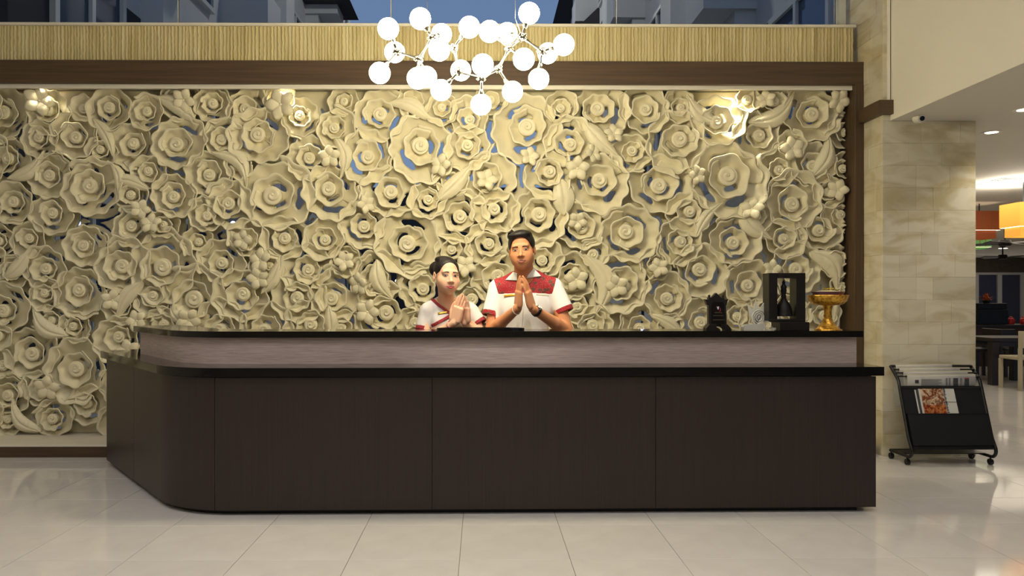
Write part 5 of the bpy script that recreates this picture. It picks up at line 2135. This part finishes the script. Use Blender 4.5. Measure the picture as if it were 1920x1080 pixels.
def build_man():
    H = 0.0034
    xc = P3(984, 560, 4.86)[0]
    lo, hi = (xc - 0.36, 4.50, 0.70), (xc + 0.36, 5.04, 1.72)
    Fd = Field(lo, hi, H)
    C = P3(978.5, 469.5, 4.80)
    S = 1.085
    Rm = rot(math.radians(-9), math.radians(2), math.radians(-5.5))
    at = head(Fd, C, S, Rm, True, 0)
    base = P3(984, 530, 4.88)
    Fd.cone(at(0, -0.018, -0.045), base, 0.060, 0.066, 0.02)
    # torso under the shirt
    chest = P3(985, 575, 4.89)
    Fd.cone(P3(944, 541, 4.89), P3(1030, 539, 4.89), 0.050, 0.050, 0.03)
    Fd.ell(chest, (0.170, 0.105, 0.20), 0.04)
    Fd.ell(P3(985, 650, 4.90), (0.155, 0.105, 0.20), 0.05)
    SL, EL, WL = P3(934, 542, 4.88), P3(921, 621, 4.81), P3(971, 578, 4.61)
    SR, ER, WR = P3(1037, 540, 4.88), P3(1063, 620, 4.81), P3(998.5, 579, 4.61)
    for s_, e_, w_ in ((SL, EL, WL), (SR, ER, WR)):
        Fd.cone(s_, e_, 0.054, 0.041, 0.02)
        mid = e_ + (w_ - e_) * 0.35
        Fd.cone(e_, mid, 0.040, 0.040, 0.012)
        Fd.cone(mid, w_, 0.040, 0.0265, 0.012)
    hl = hand(Fd, WL, P3(974.6, 517, 4.585), (-0.32, 0.95, 0.0), 1.0, (1, 0, 0))
    hr = hand(Fd, WR, P3(980.4, 517, 4.585), (0.42, 0.91, 0.0), 1.0, (-1, 0, 0))
    V, Q = Fd.mesh()
    V = relax(V, Q, 1, 0.4)
    body = body_obj('person', V, Q, M_skin_m)
    tag(body, 'man in white shirt with red patterned yoke, palms pressed together, behind the counter', 'person')
    fr, X4 = face_parts(body, V, C, S, Rm, True, FACE_M, 0.0010)
    # faint moustache line
    hv, hq = hair_mesh(C, S, Rm, True)
    body_obj('hair', hv, hq, M_hair, body)
    # ---------------- shirt
    Fs = Field((xc - 0.38, 4.66, 0.72), (xc + 0.38, 5.06, 1.46), 0.0036)
    Fs.cone(P3(945, 540, 4.89), P3(1029, 538, 4.89), 0.058, 0.058, 0.02)
    Fs.cone(P3(964, 522, 4.89), P3(938, 541, 4.89), 0.048, 0.056, 0.03)
    Fs.cone(P3(1005, 520, 4.89), P3(1033, 539, 4.89), 0.048, 0.056, 0.03)
    Fs.ell(chest, (0.182, 0.117, 0.215), 0.04)
    Fs.ell(P3(985, 655, 4.90), (0.172, 0.120, 0.22), 0.06)
    hems = []
    for s_, e_, h_px, wd in ((SL, EL, (922, 593), 0.052), (SR, ER, (1058.5, 586), 0.054)):
        hc = P3(h_px[0], h_px[1], 4.845)
        ax = (hc - s_) / np.linalg.norm(hc - s_)
        Fs.cone(s_, hc + ax * 0.05, 0.066, 0.066, 0.03)
        hems.append((hc, ax))
    # open collar: a V in front and the neck hole
    nk = P3(982, 512, 4.86)
    Fs.cone(P3(983, 540, 4.885), at(0, -0.018, -0.06), 0.060, 0.068, 0.006, True)
    v0 = P3(984, 541, 4.86)
    Fs.put(lambda P: np.maximum((v0[2] + 1.45 * np.abs(P[..., 0] - v0[0]) - P[..., 2]) / 1.76, P[..., 1] - 4.86), (v0[0] - 0.08, 4.66, v0[2]), (v0[0] + 0.08, 4.86, 1.46), 0.004, True)
    for hc, ax in hems:
        lo_ = np.array(hc) - 0.12
        hi_ = np.array(hc) + 0.12
        hx, hx_ax = np.array(hc, np.float32), np.array(ax, np.float32)
        side = -1 if hc[0] < xc else 1
        cx = np.float32(xc + side * 0.20)
        Fs.put(lambda P: np.maximum(-((P - hx) @ hx_ax), (cx - P[..., 0]) * side), lo_, hi_, 0.0, True)
        Fs.cone(hx - hx_ax * 0.02, hx + hx_ax * 0.03, 0.050, 0.056, 0.0, True)      # the sleeve is open below
    sv, sq = Fs.mesh()
    sv = relax(sv, sq, 1, 0.4)
    fc = sv[sq].mean(1)
    reg = np.zeros(len(sq), int)
    # yoke: red cloth over the shoulders, between the sleeve seams
    zl = P3(985, 550, 4.76)[2]
    seam = np.where(fc[:, 0] < xc, xc - P3(929, 540, 4.80)[0], P3(1041, 540, 4.80)[0] - xc)
    zz = fc[:, 2]
    yk = (zz > zl + 0.010 * (np.abs(fc[:, 0] - xc) / 0.2 - 0.5) * -1.0) & (np.abs(fc[:, 0] - xc) < seam - 0.018 + (zz - zl) * 0.30)
    reg[yk] = 1
    for k, (hc, ax) in enumerate(hems):
        d = (fc - hc) @ ax
        cyl = np.linalg.norm(fc - hc - d[:, None] * ax, axis=1)
        side = -1 if hc[0] < xc else 1
        reg[(d > -0.030) & (cyl < 0.10) & ((fc[:, 0] - xc) * side > 0.193)] = 2 + k
    prt = split_regions({0: ('shirt', M_shirt_m), 1: ('yoke', M_batik), 2: ('sleeve_band', M_batik), 3: ('sleeve_band', M_batik)}, sv, sq, reg, body, 'shirt')
    prt[1]['label'] = 'red batik yoke'
    frs = Front(sv, 0.0045)
    px = lambda x, y, Y=4.77: (unp(x, y, Y).x, unp(x, y, Y).z)
    # collar wings
    for c in (((963, 509), (970, 512), (970.5, 526), (948, 524.5)), ((1003, 501.5), (990, 516), (988, 521.5), (1017, 517.5))):
        r = quad_rows([px(*p) for p in c], 9, 9)
        fy = Front(np.concatenate([sv, V[(V[:, 2] > 1.30) & (V[:, 2] < 1.42) & (V[:, 1] > 4.69)]]), 0.0045)
        obj('collar', drape(fy, r, 0.006, None, 0.006), M_shirt_m, body, 0)
    # name tag and pocket piping
    nt_ = obj('name_tag', drape(frs, quad_rows([px(945.5, 553), (px(968, 550)), px(968, 554.5), px(945.5, 557)], 4, 6), 0.004, None, 0.004), M_goldtag, body, 0)
    obj('pocket_trim', drape(frs, band_rows([px(1006, 552), px(1030, 553.5)], 0.0022, 3, 6), 0.002, None, 0.003), mat('cream_piping', (236, 222, 160), rough=0.7), body, 0)
    obj('placket', drape(frs, band_rows([px(981, 560), px(978, 590), px(976, 625)], 0.010, 5, 5), 0.0015, None, 0.002), M_shirt_m, body, 0)
    # trousers and shoes behind the counter
    Ft = Field((xc - 0.24, 4.72, 0.03), (xc + 0.24, 5.06, 0.86), 0.010)
    Ft.ell((xc, 4.90, 0.78), (0.168, 0.118, 0.12), 0.0)
    for sx in (-1, 1):
        Ft.cone((xc + sx * 0.085, 4.90, 0.74), (xc + sx * 0.095, 4.90, 0.42), 0.085, 0.066, 0.03)
        Ft.cone((xc + sx * 0.095, 4.90, 0.42), (xc + sx * 0.10, 4.91, 0.07), 0.066, 0.060, 0.02)
    tv, tq = Ft.mesh()
    body_obj('trousers', relax(tv, tq, 2), tq, M_trouser, body)
    for sx in (-1, 1):
        sh = MB().ball((xc + sx * 0.105, 4.85, 0.045), (0.046, 0.135, 0.045), 18, 10)
        obj('shoe', sh, M_shoe, body, 0)
    # wristwatch and bracelet
    w0 = Vector(WR + (ER - WR) * 0.10)
    ax = Vector(ER - WR).normalized()
    M_strap = mat('black_strap', (16, 16, 17), rough=0.45)
    st = MB()
    a = ax.orthogonal().normalized()
    b = ax.cross(a)
    ring = [(a * math.cos(t) + b * math.sin(t)) for t in np.linspace(0, 2 * PI, 33)[:-1]]
    n = len(ring)
    vs, fs = [], []
    for i, d in enumerate(ring):
        for (l, r) in ((-0.010, 0.0305), (0.010, 0.0335), (0.010, 0.0365), (-0.010, 0.0335)):
            vs.append(w0 + ax * l + d * r)
    for i in range(n):
        j = (i + 1) % n
        for k in range(4):
            l = (k + 1) % 4
            fs.append((i * 4 + k, i * 4 + l, j * 4 + l, j * 4 + k))
    wt = obj('watch', MB().add(vs, fs), M_strap, body, 0)
    wt['label'] = 'black strap watch with pale round face'
    dirn = Vector((0.72, -0.30, 0.62))
    dirn = (dirn - ax * dirn.dot(ax)).normalized()
    Mq = Matrix.Translation(w0 + dirn * 0.034) @ dirn.to_track_quat('Z', 'Y').to_matrix().to_4x4()
    obj('watch_case', MB().lathe([(0.001, -0.002), (0.0195, -0.002), (0.0205, 0.003), (0.018, 0.007), (0.001, 0.007)], 24, Mq), M_chrome, wt, 40)
    obj('watch_face', MB().lathe([(0.001, 0.0072), (0.0165, 0.0072), (0.0165, 0.0078), (0.001, 0.0078)], 24, Mq), mat('pale_dial', (226, 226, 206), rough=0.3), wt, 40)
    c = WL + (EL - WL) * 0.05
    bracelet('bracelet', c, (EL - WL) + np.array((0.02, 0, 0.10)), 0.0325, 0.0028, mat('white_thread', (232, 226, 200), rough=0.8), body, 'white thread bracelet')
    return body


build_man()


def build_woman():
    H = 0.0034
    xc = P3(842, 580, 4.84)[0]
    lo, hi = (xc - 0.30, 4.50, 0.70), (xc + 0.30, 5.02, 1.56)
    Fd = Field(lo, hi, H)
    C = P3(837.5, 517.5, 4.78)
    S = 1.055
    Rm = rot(math.radians(20), math.radians(2), math.radians(2))
    at = head(Fd, C, S, Rm, False, 0)
    base = P3(838, 572, 4.85)
    Fd.cone(at(-0.006, -0.022, -0.045), base, 0.046, 0.052, 0.02)
    chest = P3(842, 610, 4.865)
    Fd.cone(P3(806, 582, 4.86), P3(878, 583, 4.86), 0.042, 0.042, 0.03)
    Fd.cone(P3(830, 566, 4.86), P3(808, 580, 4.86), 0.035, 0.040, 0.03)
    Fd.cone(P3(846, 566, 4.86), P3(876, 581, 4.86), 0.035, 0.040, 0.03)
    Fd.ell(chest, (0.128, 0.090, 0.17), 0.04)
    Fd.ell(P3(842, 665, 4.87), (0.120, 0.085, 0.17), 0.05)
    SL, EL, WL = P3(800, 587, 4.86), P3(797, 640, 4.80), P3(851.5, 606, 4.665)
    SR, ER, WR = P3(885, 588, 4.86), P3(902, 634, 4.80), P3(872.0, 606, 4.695)
    for s_, e_, w_ in ((SL, EL, WL), (SR, ER, WR)):
        Fd.cone(s_, e_, 0.043, 0.036, 0.02)
        mid = e_ + (w_ - e_) * 0.35
        Fd.cone(e_, mid, 0.035, 0.035, 0.012)
        Fd.cone(mid, w_, 0.035, 0.0225, 0.012)
    sn, cs = math.sin(math.radians(58)), math.cos(math.radians(58))
    hand(Fd, WL, P3(868.0, 550, 4.655), (-sn, cs, 0.0), 0.92, (cs, sn, 0))
    hand(Fd, WR, P3(871.8, 551, 4.673), (-sn, cs, 0.0), 0.92, (-cs, -sn, 0))
    V, Q = Fd.mesh()
    V = relax(V, Q, 1, 0.4)
    body = body_obj('person', V, Q, M_skin_f)
    tag(body, 'woman in pale blouse with red trim and pinned-up hair, palms pressed together, behind the counter', 'person')
    face_parts(body, V, C, S, Rm, False, FACE_F, -0.0016)
    hv, hq = hair_mesh(C, S, Rm, False)
    body_obj('hair', hv, hq, M_hair, body)
    # ---------------- blouse
    Fs = Field((xc - 0.32, 4.68, 0.72), (xc + 0.32, 5.04, 1.34), 0.0036)
    Fs.cone(P3(808, 580, 4.86), P3(876, 581, 4.86), 0.048, 0.048, 0.02)
    Fs.cone(P3(826, 566, 4.86), P3(804, 581, 4.86), 0.040, 0.047, 0.03)
    Fs.cone(P3(850, 566, 4.86), P3(880, 582, 4.86), 0.040, 0.047, 0.03)
    Fs.ell(chest, (0.140, 0.102, 0.180), 0.04)
    for dx in (-17, 17):
        Fs.ell(P3(842 + dx, 606, 4.80), (0.055, 0.055, 0.060), 0.03)
    Fs.ell(P3(842, 668, 4.87), (0.134, 0.098, 0.19), 0.05)
    hems = []
    for s_, h_px in ((SL, (792.5, 619.5)), (SR, (901, 608))):
        hc = P3(h_px[0], h_px[1], 4.835)
        ax = (hc - s_) / np.linalg.norm(hc - s_)
        Fs.cone(s_, hc + ax * 0.05, 0.051, 0.050, 0.03)
        hems.append((hc, ax))
    Fs.cone(P3(838, 585, 4.865), at(-0.006, -0.022, -0.06), 0.056, 0.060, 0.006, True)
    v0 = P3(849, 590, 4.84)
    Fs.put(lambda P: np.maximum(np.maximum((v0[2] + 0.72 * (v0[0] - P[..., 0]) - P[..., 2]) / 1.23, (v0[2] + 2.2 * (P[..., 0] - v0[0]) - P[..., 2]) / 2.4), P[..., 1] - 4.86),
           (v0[0] - 0.16, 4.68, v0[2]), (v0[0] + 0.06, 4.86, 1.34), 0.004, True)
    for hc, ax in hems:
        hx, hx_ax = np.array(hc, np.float32), np.array(ax, np.float32)
        side = -1 if hc[0] < xc else 1
        cx = np.float32(xc + side * 0.140)
        Fs.put(lambda P: np.maximum(-((P - hx) @ hx_ax), (cx - P[..., 0]) * side), np.array(hc) - 0.1, np.array(hc) + 0.1, 0.0, True)
        Fs.cone(hx - hx_ax * 0.02, hx + hx_ax * 0.03, 0.038, 0.044, 0.0, True)
    sv, sq = Fs.mesh()
    sv = relax(sv, sq, 1, 0.4)
    fc = sv[sq].mean(1)
    reg = np.zeros(len(sq), int)
    for k, (hc, ax) in enumerate(hems):
        d = (fc - hc) @ ax
        cyl = np.linalg.norm(fc - hc - d[:, None] * ax, axis=1)
        side = -1 if hc[0] < xc else 1
        reg[(d > -0.024) & (cyl < 0.08) & ((fc[:, 0] - xc) * side > 0.118)] = 2 + k
    split_regions({0: ('blouse', M_shirt_f), 2: ('sleeve_band', M_batik_f), 3: ('sleeve_band', M_batik_f)}, sv, sq, reg, body, 'blouse')
    frs = Front(np.concatenate([sv, V[(V[:, 2] < 1.26) & (V[:, 1] > 4.73)]]), 0.0045)
    px = lambda x, y, Y=4.77: (unp(x, y, Y).x, unp(x, y, Y).z)
    obj('collar_band', drape(frs, band_rows([px(808, 560), px(822, 572), px(836, 582), px(847.5, 590)], 0.0085, 5, 6), 0.003, None, 0.005), M_batik_f, body, 0)
    obj('collar_band', drape(frs, band_rows([px(857.5, 566), px(858.5, 574), px(855, 583), px(848.5, 590)], 0.0075, 5, 6), 0.003, None, 0.005), M_batik_f, body, 0)
    obj('chest_band', drape(frs, band_rows([px(848, 589.5), px(832, 599), px(808.5, 611.5)], 0.0100, 5, 8), 0.004, None, 0.005), M_batik_f, body, 0)
    obj('name_tag', drape(frs, quad_rows([px(820.5, 586), px(838.5, 583), px(838.8, 586.5), px(821.3, 589.8)], 4, 6), 0.006, None, 0.004), M_goldtag, body, 0)
    # jewellery
    M_gold2 = mat('fine_gold', (220, 176, 90), rough=0.25, metal=1.0)
    frb = Front(V[(V[:, 2] < 1.28) & (V[:, 1] > 4.73)], 0.0045)
    pts = [px(818, 560), px(828, 572), px(840, 580), px(846.5, 577), px(851, 566)]
    P_ = []
    for q in band_rows(pts, 0.001, 2, 5):
        x, z = (q[0][0] + q[1][0]) / 2, (q[0][1] + q[1][1]) / 2
        P_.append((x, frb.y(x, z) - 0.002, z))
    obj('necklace', MB().tube(P_, 0.0012, 6), M_gold2, body, 0)
    e = at(-0.081, -0.006, -0.032)
    obj('earring', MB().ball(e, 0.0055, 10, 8), M_gold2, body, 0)
    c = WL + (EL - WL) * 0.12
    bracelet('bracelet', c, (EL - WL), 0.029, 0.0045, mat('red_pink_beads', (176, 74, 80), rough=0.5, rgb2=(230, 200, 190), scale=(160, 160, 160), contrast=(0.45, 0.55)), body, 'red and white beaded bracelet')
    # skirt/trousers and shoes behind the counter
    Ft = Field((xc - 0.22, 4.74, 0.03), (xc + 0.22, 5.04, 0.84), 0.010)
    Ft.ell((xc, 4.88, 0.76), (0.140, 0.102, 0.12), 0.0)
    for sx in (-1, 1):
        Ft.cone((xc + sx * 0.07, 4.88, 0.72), (xc + sx * 0.07, 4.88, 0.40), 0.072, 0.056, 0.03)
        Ft.cone((xc + sx * 0.07, 4.88, 0.40), (xc + sx * 0.072, 4.89, 0.07), 0.056, 0.050, 0.02)
    tv, tq = Ft.mesh()
    body_obj('trousers', relax(tv, tq, 2), tq, M_trouser, body)
    for sx in (-1, 1):
        obj('shoe', MB().ball((xc + sx * 0.075, 4.84, 0.04), (0.040, 0.118, 0.04), 18, 10), M_shoe, body, 0)
    return body


build_woman()
